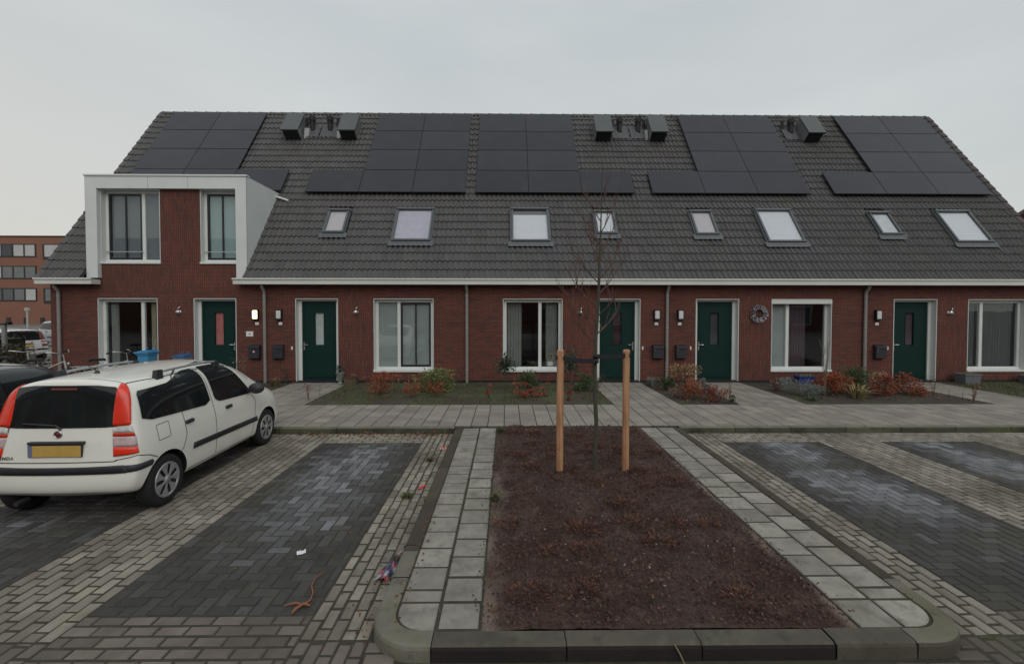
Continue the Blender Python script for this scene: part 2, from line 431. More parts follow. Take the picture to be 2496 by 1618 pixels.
# kerbs: swept sections
def kerb_path(mb, pts, wdt, ztop, zbot, mt, mf, seg_r, rnd_=.03):
    """pts: outer edge polyline with inward normal to the left; mats per segment (top, face)"""
    n = len(pts); out = []; ztop += J(.003)
    for k in range(n):
        a = Vector(pts[max(k - 1, 0)]); b = Vector(pts[min(k + 1, n - 1)]); t = (b - a).normalized(); nn = Vector((-t.y, t.x))
        p = Vector(pts[k]); out.append((p, nn))
    for k in range(n - 1):
        rows = []
        for p, nn in (out[k], out[k + 1]):
            q = lambda d, z: (p.x + nn.x * d, p.y + nn.y * d, z)
            rows.append([q(0, zbot), q(.004, ztop - rnd_), q(.012, ztop - rnd_ * .35), q(rnd_, ztop), q(wdt, ztop), q(wdt, ztop - .06)])
        r = seg_r(k)
        for a in range(5):
            mb.face([rows[0][a], rows[1][a], rows[1][a + 1], rows[0][a + 1]], mf(k) if a < 2 else mt(k), r)
    for p, nn, in (out[0], out[-1]):
        mb.face([(p.x, p.y, zbot), (p.x, p.y, ztop - .01), (p.x + nn.x * wdt, p.y + nn.y * wdt, ztop - .01), (p.x + nn.x * wdt, p.y + nn.y * wdt, zbot)], 1, .5)
km = [KERB, KERBD, KERBM, KERBV, M('kerb_soil', (.058, .046, .034), .95, .3, 3, rnd=.2, bmp=.5, bs=60, dirt=[((.075, .082, .03), 1.6, .55, .78), ((.03, .023, .018), 7, .56, .75)])]
mb = MB()
def lin(a, b, n): return [(a[0] + (b[0] - a[0]) * i / n, a[1] + (b[1] - a[1]) * i / n) for i in range(n + 1)]
# left side of the island, top dark with soil down to the pale corner block
y = 8.05
while y > 3.95:
    y2 = max(3.95, y - 1.0); kerb_path(mb, lin((-.92, y), (-.92, y2 + .006), 4), .148, .0, -.13, lambda k: 4, lambda k: 4, lambda k, q=R_.random(): q); y = y2
arcL = [(-.92 + .34 - .34 * math.cos(t), 2.82 + .34 - .34 * math.sin(t)) for t in [i * math.pi / 16 for i in range(9)]]
kerb_path(mb, lin((-.92, 3.944), (-.92, 3.56), 3), .148, .002, -.13, lambda k: 0, lambda k: 0, lambda k: .45)
kerb_path(mb, lin((-.92, 3.555), (-.92, 3.17), 3)[:-1] + arcL + [(-.48, 2.82)], .146, .002, -.13, lambda k: 0, lambda k: 0, lambda k: .62)
x = -.475; q = 0
while x < 2.1:
    x2 = min(2.1, x + .86)
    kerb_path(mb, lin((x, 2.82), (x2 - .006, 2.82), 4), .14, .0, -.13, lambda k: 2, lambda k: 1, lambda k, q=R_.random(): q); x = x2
kerb_path(mb, lin((2.104, 2.82), (2.62, 2.82), 3), .14, .001, -.13, lambda k: 2, lambda k: 2, lambda k: .5)
arcR = [(3.10 - .34 + .34 * math.sin(t), 2.82 + .34 - .34 * math.cos(t)) for t in [i * math.pi / 16 for i in range(9)]]
kerb_path(mb, [(2.626, 2.82)] + arcR + [(3.10, 3.5)], .135, .002, -.13, lambda k: 0, lambda k: 2, lambda k: .3)
y = 3.506
while y < 8.05:
    y2 = min(8.05, y + 1.0); kerb_path(mb, lin((3.10, y), (3.10, y2 - .006), 4), .128, .0, -.13, lambda k: 4, lambda k: 4, lambda k, q=R_.random(): q); y = y2
# kerb of the pavement, two runs interrupted by the island
for xa, xb in ((-13, -.92), (3.10, 13.5)):
    x = xa
    while x < xb - .01:
        x2 = min(xb, x + 1.0 + J(.004)); q = R_.random()
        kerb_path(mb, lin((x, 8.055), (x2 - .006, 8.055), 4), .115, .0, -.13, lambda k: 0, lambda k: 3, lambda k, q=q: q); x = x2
struct('kerb', mb, km, 'weathered mossy concrete kerbs round the bed and along the pavement', 'kerb')

# planting bed
m, nt, b = nt_new('bed_soil')
n1 = noise(nt, 3.0, 8, rough=.75); n2 = noise(nt, 38, 4, rough=.7)
c1 = ramp(nt, n1, [(.30, (.044, .026, .020)), (.50, (.082, .051, .041)), (.70, (.140, .098, .080))])
c2 = ramp(nt, n2, [(.30, (.45, .43, .42)), (.52, (1, 1, 1)), (.72, (1.7, 1.5, 1.4))])
c = mixrgb(nt, c1, c2, 1, 'MULTIPLY')
cg = ramp(nt, noise(nt, 1.1, 5), [(.48, (0, 0, 0)), (.8, (.65, .65, .65))])
c = mixrgb(nt, c, (.135, .110, .102), cg)
c = mixrgb(nt, c, (.27, .215, .175), attr(nt, 'sand'))
nt.links.new(c, b.inputs['Base Color']); b.inputs['Roughness'].default_value = .95; b.inputs['Specular IOR Level'].default_value = .2
bump(nt, b, n2, 1.0, .045)
SOIL = m
nx, ny = 120, 240; vs = []; fs = []; sand = []
import mathutils.noise as mn
for j in range(ny + 1):
    for i in range(nx + 1):
        x = -.17 + 2.54 * i / nx; y = 2.965 + 5.2 * j / ny
        e = min(i, nx - i) * 2.54 / nx
        h = mn.fractal(Vector((x * 2.2, y * 2.2, 3)), 1, 2, 5) * .024 + mn.noise(Vector((x * 11, y * 11, 1))) * .016 + max(0, mn.noise(Vector((x * 26, y * 26, 7))) - .10) * .048
        vs.append((x, y, -.012 + h * min(1, e * 8 + .3) * min(1, j / 5 + .25) + .014 * min(1, e * 3)))
        wv = .20 + .16 * mn.noise(Vector((y * 1.7, 4 if i < nx / 2 else 9, 2))) + .05 * mn.noise(Vector((y * 7, x * 7, 6)))
        wv *= (1 if i < nx / 2 else .55)
        sand.append(max(0, min(1, 1.5 * (1 - e / max(.02, wv)))) * max(0, min(.95, .5 + 1.5 * mn.noise(Vector((x * 4, y * 1.6, 9))))) * (1 if y < 7 else .3))
for j in range(ny):
    for i in range(nx):
        a = j * (nx + 1) + i; fs.append((a, a + 1, a + nx + 2, a + nx + 1))
me = bpy.data.meshes.new('planting_bed'); me.from_pydata(vs, [], fs); me.materials.append(SOIL)
me.polygons.foreach_set('use_smooth', [True] * len(fs))
a = me.attributes.new('sand', 'FLOAT', 'POINT'); a.data.foreach_set('value', sand)
bed = bpy.data.objects.new('planting_bed', me); C.objects.link(bed)
tag(bed, 'bare brown soil of the bed round the young tree', 'planting bed', kind='structure')
BARK = leaf_mat('bark_chips', [(.035, .022, .020), (.070, .044, .038), (.11, .062, .046), (.13, .066, .044), (.12, .095, .085), (.34, .29, .25)], .9)
mb = MB()
for _ in range(11000):
    x = R_.uniform(-.14, 2.34); y = 3.0 + 5.0 * R_.random() ** 1.15; d = Vector((J(1), J(1), J(.6)))
    mb.leaf((x, y, .006 + R_.random() * .022), R_.uniform(.010, .040), d, r=min(1, R_.betavariate(1.5, 2.4)), w=.55)
for _ in range(420):
    y = R_.uniform(3.0, 7.9); e = abs(R_.gauss(0, .05))
    mb.leaf(((-.16 - e) if R_.random() < .6 else (2.36 + e), y, .004 + R_.random() * .008), R_.uniform(.008, .026), (J(1), J(1), J(.2)), r=R_.betavariate(1.5, 2.4), w=.6)
tag(mb.build('bark_mulch', BARK), 'brown bark chips scattered over the soil of the bed', 'mulch', kind='stuff')

# garden soil and lawns
GSOIL = M('garden_soil', (.045, .033, .026), .95, .4, 7, bmp=.9, bs=40, dirt=[((.050, .058, .026), 1.4, .46, .66), ((.085, .06, .045), 9, .62, .8)])
GRASSG = M('lawn_soil', (.062, .078, .033), .95, .4, 6, bmp=.8, bs=50, dirt=[((.058, .042, .031), 1.3, .38, .58), ((.09, .065, .045), 8, .64, .82)])
gaps = [(-13.2, -9.0), (-7.5, -6.04), (-4.45, 2.37), (3.83, 5.17), (6.67, 10.90), (12.32, 18)]
def soil_patch(mb, x0, x1, m=0):
    nx = max(2, int((x1 - x0) / .12)); ny = 24; rows = []
    for j in range(ny + 1):
        y = 9.985 + 2.99 * j / ny
        rows.append([(x0 + (x1 - x0) * i / nx, y, -.015 + .02 * mn.fractal(Vector((i * .3 + x0, y * 2.5, 0)), 1, 2, 3) + (.02 if 0 < i < nx and 0 < j < ny else 0)) for i in range(nx + 1)])
    mb.grid(rows, m)
mb = MB(); [soil_patch(mb, a, b) for a, b in (gaps[0], gaps[1], gaps[3], gaps[4])]
struct('garden_soil', mb, GSOIL, 'dark planted soil of the small front gardens', 'soil')
mb = MB(); [soil_patch(mb, a, b) for a, b in (gaps[2], gaps[5])]
struct('front_lawns', mb, GRASSG, 'thin worn turf in front of the ground floor windows', 'lawn')
LGRASS = leaf_mat('grass_blades', [(.045, .062, .022), (.075, .095, .034), (.105, .115, .052), (.12, .10, .06)])
mb = MB()
for k in range(13000):
    if k % 5 < 3: x, y = R_.uniform(-4.4, 2.35), R_.uniform(10.0, 12.9)
    else: x, y = R_.uniform(12.35, 16), R_.uniform(10.0, 12.9)
    if x < 3 and mn.noise(Vector((x * 1.1, y * 1.5, 5))) < -.12: continue
    mb.leaf((x, y, .0), R_.uniform(.03, .075), (J(.6), J(.6), 1), w=.22)
tag(mb.build('lawn_grass', LGRASS), 'thin green grass on the front lawns', 'grass', kind='stuff')
LITTER = leaf_mat('dead_leaves', [(.06, .03, .018), (.12, .05, .022), (.20, .075, .03), (.26, .13, .06), (.10, .06, .035)])
mb = MB()
def leaves(n, x0, x1, y0, y1, z, size=(.03, .06)):
    for _ in range(n):
        mb.leaf((R_.uniform(x0, x1), R_.uniform(y0, y1), z + .01 + R_.random() * .025), R_.uniform(*size), (J(1), J(1), J(.25)), w=.65)
leaves(230, -3.7, -1.0, 7.88, 8.05, LOT, (.025, .05)); leaves(60, -3.6, -1.0, 7.70, 8.0, LOT)
leaves(70, -1.08, -.93, 3.0, 7.9, LOT, (.015, .035)); leaves(40, -1.15, -.93, 2.9, 4.0, LOT, (.015, .035))
leaves(60, 3.1, 13, 7.9, 8.05, LOT, (.02, .04)); leaves(50, -.8, -.7, 2.98, 4.6, .0, (.02, .035))
leaves(120, -4.4, 2.3, 10.0, 12.9, .02); leaves(170, 3.85, 5.15, 10.0, 12.9, .02); leaves(250, 6.7, 10.8, 10.0, 12.9, .02); leaves(90, -7.4, -6.1, 10, 12.9, .02)
leaves(25, -3, -1.5, 3.3, 4.6, LOT, (.012, .03)); leaves(10, 3.6, 5.2, 3.3, 7, LOT, (.012, .03)); leaves(14, -.1, 2.3, 3.1, 8, .01, (.03, .05))
tag(mb.build('fallen_leaves', LITTER), 'brown fallen leaves lying along kerbs and in the gardens', 'leaves', kind='stuff')
MOSSG = leaf_mat('joint_weeds', [(.04, .07, .02), (.06, .09, .03), (.09, .11, .05)])
mb = MB()
for _ in range(1700):
    k = R_.random()
    if R_.random() < .45: x, y = R_.uniform(-3.0, -1.45), R_.uniform(3.3, 7.4)
    elif k < .45: x, y = -1.4 + .105 * R_.randint(0, 4) + J(.012), R_.uniform(3.2, 8)
    elif k < .6: x, y = -.47 + J(.008), R_.uniform(3, 8)
    elif k < .8: x, y = -.168 + J(.012), R_.uniform(3, 8)
    else: x, y = 2.972 + J(.01), R_.uniform(3, 8)
    z = LOT if x < -.9 else 0
    mb.leaf((x, y, z - .005), R_.uniform(.008, .024), (J(.8), J(.8), .7), w=.5)
tag(mb.build('joint_moss', MOSSG), 'green moss and weeds in the paving joints', 'moss', kind='stuff')

# ------------------------------------------------------------------ the row of houses
WY = 13.0; EY, EZ = 12.72, 2.93; RY, RZ = 17.40, 9.40
SL = math.hypot(RY - EY, RZ - EZ); CS, SN = (RY - EY) / SL, (RZ - EZ) / SL
def P(x, s, off=0): return (x, EY + s * CS - off * SN, EZ + s * SN + off * CS)
HX = [-12.86, -6.82, -1.11, 4.60, 10.31, 16.0]
NR = 25; TE = SL / NR
DX0, DX1, DTOP = -11.73, -7.28, 5.78     # dormer
PROF = [(0, .034), (.12, .041), (.30, .031), (.50, .008), (.72, .0), (.90, .012)]
def roof_tiles(mb, xa, xb, skip=None):
    W = .1487
    i0, i1 = math.floor(xa / W), math.ceil(xb / W)
    for k in range(NR):
        s0, s1 = k * TE - .02, (k + 1) * TE + .015
        for i in range(i0, i1):
            base = i * W
            cx = base + W / 2
            if cx < xa or cx > xb: continue
            if skip and skip(cx, (k + .5) * TE): continue
            r = R_.random() if i % 2 == 0 else (r * .5 + R_.random() * .5 if 'r' in dir() else .5)
            jz = J(.003)
            xs = [max(xa - .06, base + t * W) for t, _ in PROF] + [base + W * .999]
            hs = [h for _, h in PROF] + [.018]
            lo = [P(x, s0 + h * .35, h + .040 + jz) for x, h in zip(xs, hs)]
            up = [P(x, s1, h + .006 + jz) for x, h in zip(xs, hs)]
            lp = [P(x, s0 + .012, -.012) for x in xs]
            for a in range(len(xs) - 1):
                mb.face([lo[a], lo[a + 1], up[a + 1], up[a]], 0, r, True)
                mb.face([lp[a], lp[a + 1], lo[a + 1], lo[a]], 0, r * .6)
def in_dormer(x, s): return DX0 - .02 < x < DX1 + .02 and s < 3.55
def in_sky(*rs): return lambda x, s: any(a - .01 < x < b + .01 and c + .02 < s < d + .10 for a, b, c, d in rs)

def wall_front(mb, xs0, xs1, z0, z1, y, holes, vert):
    xs = sorted({xs0, xs1, *[h[0] for h in holes], *[h[1] for h in holes], *[v[0] for v in vert], *[v[1] for v in vert]})
    zs = sorted({z0, z1, *[h[2] for h in holes], *[h[3] for h in holes], *[v[2] for v in vert], *[v[3] for v in vert]})
    xs = [x for x in xs if xs0 <= x <= xs1]; zs = [z for z in zs if z0 <= z <= z1]
    for a, b in zip(xs, xs[1:]):
        for c, d in zip(zs, zs[1:]):
            mx, mz = (a + b) / 2, (c + d) / 2
            if any(h[0] < mx < h[1] and h[2] < mz < h[3] for h in holes): continue
            v = any(v[0] < mx < v[1] and v[2] < mz < v[3] for v in vert)
            mb.face([(a, y, c), (b, y, c), (b, y, d), (a, y, d)], 1 if v else 0)
    for h in holes:
        mb.face([(h[0], y, h[2]), (h[0], y + .30, h[2]), (h[0], y + .30, h[3]), (h[0], y, h[3])], 0)
        mb.face([(h[1], y, h[2]), (h[1], y + .30, h[2]), (h[1], y + .30, h[3]), (h[1], y, h[3])], 0)
        mb.face([(h[0], y, h[3]), (h[0], y + .30, h[3]), (h[1], y + .30, h[3]), (h[1], y, h[3])], 0)

def frame_rect(mb, x0, x1, z0, z1, y0, y1, w, wb=None, m=0):
    wb = wb or w
    mb.box(x0, x0 + w, y0, y1, z0 + wb, z1 - w, m); mb.box(x1 - w, x1, y0, y1, z0 + wb, z1 - w, m)
    mb.box(x0, x1, y0 + .001, y1, z0, z0 + wb, m); mb.box(x0, x1, y0 + .001, y1, z1 - w, z1, m)
def curtain_mesh(mb, x0, x1, z0, z1, y, m=0):
    n = int((x1 - x0) / .018) + 2
    bot = [(x0 + (x1 - x0) * i / n, y + .028 * math.sin(i * 1.35 + x0) + J(.004), z0) for i in range(n + 1)]
    top = [(p[0], p[1], z1) for p in bot]
    mb.grid([bot, top], m)

def window(root, x0, x1, z0, z1, mull, sash=None, sash_bar=True, fill=(), glass=GLASS, y=WY, name='window', rail=False, cassette=False):
    mb = MB()
    # white lining round the reveal, then the frame set back in it
    for a, b in ((x0 + .002, x0 + .022), (x1 - .022, x1 - .002)): mb.box(a, b, y - .006, y + .135, z0 + .05, z1 - .004, 1)
    mb.box(x0 + .002, x1 - .002, y - .006, y + .135, z1 - .024, z1 - .003, 1)
    yo = y; y = y + .085
    frame_rect(mb, x0 + .012, x1 - .012, z0 + .03, z1 - .014, y + .055, y + .135, .092)
    if mull is not None: mb.box(mull - .045, mull + .045, y + .057, y + .134, z0 + .122, z1 - .106)
    mb.box(x0 - .012, x1 + .012, yo - .035, y + .06, z0 - .005, z0 + .052, 0)   # sill
    mb.box(x0 + .02, x1 - .02, y + .02, y + .06, z0 + .052, z0 + .10, 0)
    w = mb.build(name, [WHITE, LINING], root, bevel=.004)
    a, b, c, d = x0 + .104, x1 - .104, z0 + .122, z1 - .106
    cells = [(a, b)] if mull is None else [(a, mull - .045), (mull + .045, b)]
    for k, (p, q) in enumerate(cells):
        if sash == k:
            sm = MB(); frame_rect(sm, p + .001, q - .001, c + .001, d - .001, y + .062, y + .115, .052, .06)
            if sash_bar: sm.box((p + q) / 2 - .019, (p + q) / 2 + .019, y + .070, y + .110, c + .061, d - .053)
            sm.build('sash', SASH, w, bevel=.003)
        pm = MB(); pm.box(p + .003, q - .003, y + .082, y + .090, c + .002, d - .002)
        pm.build('pane', glass, w)
        if k < len(fill) and fill[k]:
            for kind, mat_, u0, u1, v0 in fill[k]:
                fm = MB(); X0, X1 = p + (q - p) * u0, p + (q - p) * u1
                if kind == 'curtain': curtain_mesh(fm, X0, X1, c, d + .05, y + .22)
                else: fm.box(X0, X1, y + .125, y + .130, c + (d - c) * v0, d + .03)
                fm.build(kind, mat_, w)
    if rail:
        rm = MB(); p, q = cells[0] if rail == 1 else (a, b)
        zr = z0 + .135 + (z1 - z0) * .10
        rm.tube([(p - .05, yo + .10, zr), (q + .05, yo + .10, zr)], .014, 8)
        for xx in (p - .03, q + .03): rm.tube([(xx, yo + .10, zr), (xx, y + .06, zr)], .010, 6)
        rm.build('safety_rail', CHROME, w)
    if cassette:
        km_ = MB(); km_.box(x0 - .005, x1 + .005, yo - .012, y + .052, z1 - .145, z1 - .026)
        km_.build('screen_box', WHITE, w, bevel=.01)
    return w

def door(root, x0, x1, z1, hinge_right, glass_fill, y=WY):
    fm = MB()
    z0 = 0.0; w = .112; y = y + .12
    for a, b in ((x0, x0 + w), (x1 - w, x1)): fm.box(a, b, y + .03, y + .13, z0 + .02, z1 - w + .03)
    fm.box(x0, x1, y + .031, y + .129, z1 - w + .03, z1 - .003)
    for a, b in ((x0 + .001, x0 + .022), (x1 - .022, x1 - .001)): fm.box(a, b, y - .128, y + .031, .02, z1 - .004, 1)
    fm.box(x0 + .022, x1 - .022, y - .128, y + .031, z1 - .024, z1 - .003, 1)
    fm.build('door_frame', [WHITE, LINING], root, bevel=.004)
    dm = MB(); a, b = x0 + w + .004, x1 - w - .004; t = z1 - w + .026
    gx0, gx1 = (a + b) / 2 - .125, (a + b) / 2 + .125; gz0, gz1 = 1.055, 1.985
    yf = y + .062
    if hinge_right is not None:
        for X0, X1, Z0, Z1 in ((a, gx0, .035, t), (gx1, b, .035, t), (gx0, gx1, .035, gz0), (gx0, gx1, gz1, t)):
            dm.box(X0, X1, yf, yf + .05, Z0, Z1)
    # weather bar and grooves near the bottom and the top
    dm.box(a + .03, b - .03, yf - .018, yf - .001, .12, .155)
    dm.box(a + .05, b - .05, yf - .003, yf - .0005, t - .16, t - .148, 1)
    for xg in (a + .06, b - .072): dm.box(xg, xg + .012, yf - .003, yf - .0005, .19, t - .16, 1)
    dr = dm.build('door', [GREEN, GREEN2], root)
    gm = MB(); gm.box(gx0 + .002, gx1 - .002, yf + .018, yf + .026, gz0 + .002, gz1 - .002); gm.build('pane', GLASS, dr)
    rm = MB(); frame_rect(rm, gx0 - .012, gx1 + .012, gz0 - .012, gz1 + .012, yf - .006, yf - .001, .014); rm.build('glazing_bead', GREEN2, dr)
    bm_ = MB(); bm_.box(gx0 - .02, gx1 + .02, yf + .052, yf + .056, gz0 - .02, gz1 + .02); bm_.build('glass_backing', glass_fill, dr)
    hm = MB(); hx = (a + .05) if hinge_right else (b - .05); sg = 1 if hinge_right else -1
    hm.box(hx - .018, hx + .018, yf - .012, yf - .001, .90, 1.14)
    hm.tube([(hx, yf - .005, 1.06), (hx, yf - .05, 1.06), (hx + sg * .13, yf - .052, 1.06)], .012, 8)
    hm.tube([(hx, yf - .002, .95), (hx, yf - .028, .95)], .017, 10)
    hm.build('handle', CHROME, dr)
    tm = MB(); tm.box(x0 + .023, x1 - .023, y - .14, y + .13, -.012, .034); tm.build('threshold', PLINTH, root)

def small_parts(root, bell, vent):
    if bell:
        m_ = MB(); m_.box(bell - .022, bell + .022, WY - .02, WY - .001, .93, 1.025); m_.build('doorbell', PLATEW, root, bevel=.005)
    if vent is None: return
    m_ = MB(); x, z = vent, 2.015
    m_.lathe([(.001, -.085), (.045, -.085), (.055, -.07), (.055, -.015), (.07, -.012), (.07, -.001)], 16, 'y', (x, WY, z - .02))
    m_.tube([(x + .01, WY - .05, z + .03), (x + .025, WY - .07, z + .10), (x + .045, WY - .03, z + .13)], .012, 6)
    m_.build('wall_vent', CHROME, root)
def number_plate(root, x, z=1.675):
    m_ = MB(); m_.box(x - .052, x + .052, WY - .014, WY - .001, z - .040, z + .040); m_.build('house_number', PLATEW, root, bevel=.006)
def downpipe(root, x):
    m_ = MB(); m_.tube([(x, 12.80, 2.80), (x, 12.82, 2.70), (x, 12.93, 2.60), (x, 12.94, 2.5), (x, 12.94, .0)], .043, 12)
    for z in (.35, 1.55, 2.45): m_.lathe([(.044, -.018), (.050, -.0065), (.050, .016), (.044, .018)], 14, 'z', (x, 12.94, z))
    m_.build('downpipe', ZINC, root)
def gutter(root, xa, xb, capl=False, capr=False):
    m_ = MB()
    m_.box(xa, xb, 12.675, 12.97, 2.775, 2.895); m_.box(xa - (.012 if capl else 0), xb + (.012 if capr else 0), 12.645, 12.70, 2.90, 2.945)
    m_.box(xa, xb, 12.70, 12.97, 2.896, 2.91)
    m_.build('gutter', GUTTER, root)
def skylight(root, x0, x1, s0, s1, blind, gap=0.0):
    m_ = MB(); w = .058
    def ob(a, b, c, d, o0, o1, m=0):
        p = Vector(P(a, c, o0)); m_.obox(p, Vector(P(b, c, o0)) - p, Vector(P(a, d, o0)) - p, Vector(P(a, c, o1)) - p, m)
    ob(x0, x0 + w, s0 + .06, s1 - .06, .0, .150); ob(x1 - w, x1, s0 + .06, s1 - .06, .0, .150)
    ob(x0 - .01, x1 + .01, s0, s0 + .062, .0, .153); ob(x0 - .015, x1 + .015, s1 - .075, s1, .0, .175)
    f = m_.build('skylight', SKYFRAME, root, bevel=.006)
    m_ = MB(); ob(x0 + w, x1 - w, s0 + .062, s1 - .075, .110, .118); m_.build('pane', GLASS, f)
    m_ = MB(); ob(x0 + w - .01, x1 - w + .01, s0 + .055, s1 - .07 - gap, .080, .086); m_.build('roller_blind', blind, f)
    if gap: m_ = MB(); ob(x0 + w - .01, x1 - w + .01, s1 - .07 - gap, s1 - .07, .070, .076); m_.build('blind_recess', DARK, f)
    m_ = MB(); n = int((x1 - x0 + .24) / .05); rows = []
    for s, o in ((s0 + .01, .110), (s0 - .08, .104), (s0 - .17, .096)):
        rows.append([P(x0 - .10 + (x1 - x0 + .20) * i / n, s, o + (.012 * math.sin(i * 2.1) if s < s0 else 0)) for i in range(n + 1)])
    m_.grid(rows)
    ob(x0 - .04, x0 - .004, s0, s1 + .04, .02, .105); ob(x1 + .004, x1 + .04, s0, s1 + .04, .02, .105)
    m_.build('flashing', SKYFRAME, f)
SROWS = [3.42, 4.512, 5.604, 6.696, 7.788]
def solar(root, x0, s0, wdt=1.70, hgt=1.085):
    m_ = MB(); g_ = .006; r = R_.random()
    p = Vector(P(x0 + g_, s0 + g_, .13)); u = Vector(P(x0 + wdt - g_, s0 + g_, .13)) - p; v = Vector(P(x0 + g_, s0 + hgt - g_, .13)) - p; nn = Vector(P(0, 0, 1)) - Vector(P(0, 0, 0))
    m_.obox(p, u, v, nn * .036, 1)
    q = p + u * .006 + v * .010 + nn * .0375
    m_.face([q, q + u * .988, q + u * .988 + v * .98, q + v * .98], 0, r)
    for uu in (.25, .75):     # mounting feet under the lower edge
        m_.obox(p + u * uu - nn * .09, u * .02, v * .98, nn * .09, 1)
    m_.build('solar_panel', [PANEL, PANEL_EDGE], root)
def vent_unit(root, x, w=.56):
    m_ = MB(); s0, s1 = 6.34, 7.24
    def ob(a, b, c, d, o0, o1, m=0):
        p = Vector(P(a, c, o0)); m_.obox(p, Vector(P(b, c, o0)) - p, Vector(P(a, d, o0)) - p, Vector(P(a, c, o1)) - p, m)
    ob(x, x + w, s0, s1, .02, .41, 2); ob(x - .03, x + w + .03, s0 - .05, s1 + .03, .412, .47, 0)
    ob(x + .02, x + w - .02, s0 - .012, s0 - .001, .03, .408, 1)
    for k in range(7): ob(x + .025, x + w - .025, s0 - .03, s0 - .013,   .06 + k * .049, .075 + k * .049, 1)
    f = m_.build('roof_vent_unit', [BOXTOP, BOXFACE, BOXSIDE], root, bevel=.008)
def flue(root, x, side):
    m_ = MB(); n = 10; rows = []
    for s, o in ((6.45, .075), (6.65, .085), (7.2, .085)):
        rows.append([P(x - .30 + .60 * i / n, s, o + .012 * math.sin(i * 1.9)) for i in range(n + 1)])
    m_.grid(rows, 1)
    b_ = Vector(P(x, 6.85, .05))
    m_.tube([b_, b_ + Vector((0, 0, .34))], .085, 14); m_.tube([b_ + Vector((0, 0, .35)), b_ + Vector((0, 0, .50))], .115, 14)
    m_.tube([b_ + Vector((0, 0, .28)), b_ + Vector((0, 0, .32))], .10, 14)
    b2 = Vector(P(x + side * .24, 7.05, .05)); m_.tube([b2, b2 + Vector((0, 0, .33))], .055, 12)
    m_.build('flue_pipe', [BOXFACE, LEAD], root)
def wedge(root, x, w=.16):
    m_ = MB(); a, b, c = P(x, 6.4, .04), P(x, 7.0, .04), P(x, 6.75, .22)
    a2, b2, c2 = [(p[0] + w, p[1], p[2]) for p in (a, b, c)]
    m_.face([a, c, b]); m_.face([a2, b2, c2]); m_.face([a, a2, c2, c]); m_.face([c, c2, b2, b])
    m_.build('vent_side_plate', M('white_plate_metal', (.34, .34, .34), .5), root)

def house_shell(i, label, holes, vert, roofskip=None, group=None):
    x0, x1 = HX[i], HX[i + 1]
    root = thing('terraced_house', label, 'house', ((x0 + x1) / 2, WY, 0), 'brick terraced houses in the row')
    w = MB()
    wall_front(w, x0, x1, 0, 2.93, WY, [h for h in holes if h[2] < 2.9], vert)
    if i == 0:
        wall_front(w, -11.42, -7.58, 2.93, 5.46, WY, [h for h in holes if h[2] > 2.9], vert)
    YB = 2 * RY - WY
    w.face([(x0, YB, 0), (x1, YB, 0), (x1, YB, 2.9), (x0, YB, 2.9)])
    for xx in ([x0] if i == 0 else []) + ([x1] if i == 4 else []):
        w.face([(xx, WY, 0), (xx, YB, 0), (xx, YB, 2.93), (xx, RY, RZ - .12), (xx, WY, 2.93)])
    # inner floor, partition and ceiling keep the rooms dark
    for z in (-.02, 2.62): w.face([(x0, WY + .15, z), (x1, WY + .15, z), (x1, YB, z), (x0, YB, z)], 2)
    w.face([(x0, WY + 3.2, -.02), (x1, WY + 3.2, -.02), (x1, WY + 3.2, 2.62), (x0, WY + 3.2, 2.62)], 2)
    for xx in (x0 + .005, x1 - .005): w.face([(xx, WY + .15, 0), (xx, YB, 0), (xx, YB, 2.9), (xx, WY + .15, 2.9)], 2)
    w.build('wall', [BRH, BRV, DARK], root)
    pm = MB(); segs = [x0]; 
    for h in sorted(holes):
        if h[2] < .05: segs += [h[0], h[1]]
    segs.append(x1)
    for a, b in zip(segs[::2], segs[1::2]): pm.box(a, b, WY - .004, WY + .02, -.03, .055)
    pm.build('plinth', PLINTH, root)
    r = MB(); roof_tiles(r, x0 - (.02 if i == 0 else 0), x1 + (.02 if i == 4 else 0), roofskip)
    back = 2 * RY - EY
    r.face([(x0, RY, RZ - .03), (x1, RY, RZ - .03), (x1, back, EZ), (x0, back, EZ)], 0, .5)
    if i: r.face([P(x0, 0, -.014), P(x1, 0, -.014), P(x1, SL, -.014), P(x0, SL, -.014)], 0, .2)
    else:
        for a, b, c, d in ((x0, DX0, 0, 3.5), (DX1, x1, 0, 3.5), (x0, x1, 3.5, SL)): r.face([P(a, c, -.014), P(b, c, -.014), P(b, d, -.014), P(a, d, -.014)], 0, .2)
    rf = r.build('roof', TILE, root)
    rg = MB(); x = x0
    while x < x1 - .01:
        xe = min(x + .40, x1); q = R_.random()
        rows = []
        for xx, rr in ((x, .125), (x + .06, .115), (xe + (.03 if xe < x1 else 0), .105)):
            rows.append([(xx, RY - rr * math.cos(t) * 1.05, RZ - .06 + rr * math.sin(t)) for t in [math.pi * k / 8 for k in range(9)]])
        rg.grid(rows, 0, q); rg.face(rows[0], 0, q * .5); x = xe
    rg.build('ridge_tiles', TILE, rf)
    if i in (0, 4):
        vm = MB(); xs = (x0 - .10, x0 + .06) if i == 0 else (x1 - .06, x1 + .10)
        for k in range(NR):
            p = Vector(P(xs[0], k * TE - .03, .035)); q = R_.random()
            vm.obox(p, Vector(P(xs[1], k * TE - .03, .035)) - p, Vector(P(xs[0], (k + 1) * TE + .005, .005)) - p, Vector((0, -.045 * SN, .045 * CS)), 0, q)
            xo = xs[0] if i == 0 else xs[1] - .035
            p = Vector(P(xo, k * TE - .03, -.10)); vm.obox(p, (.035, 0, 0), Vector(P(xo, (k + 1) * TE - .01, -.13)) - p, Vector((0, -.14 * SN, .14 * CS)), 0, q)
        vm.build('verge_tiles', TILE if i == 0 else TILE_SIDE, rf, bevel=.012)
    return root

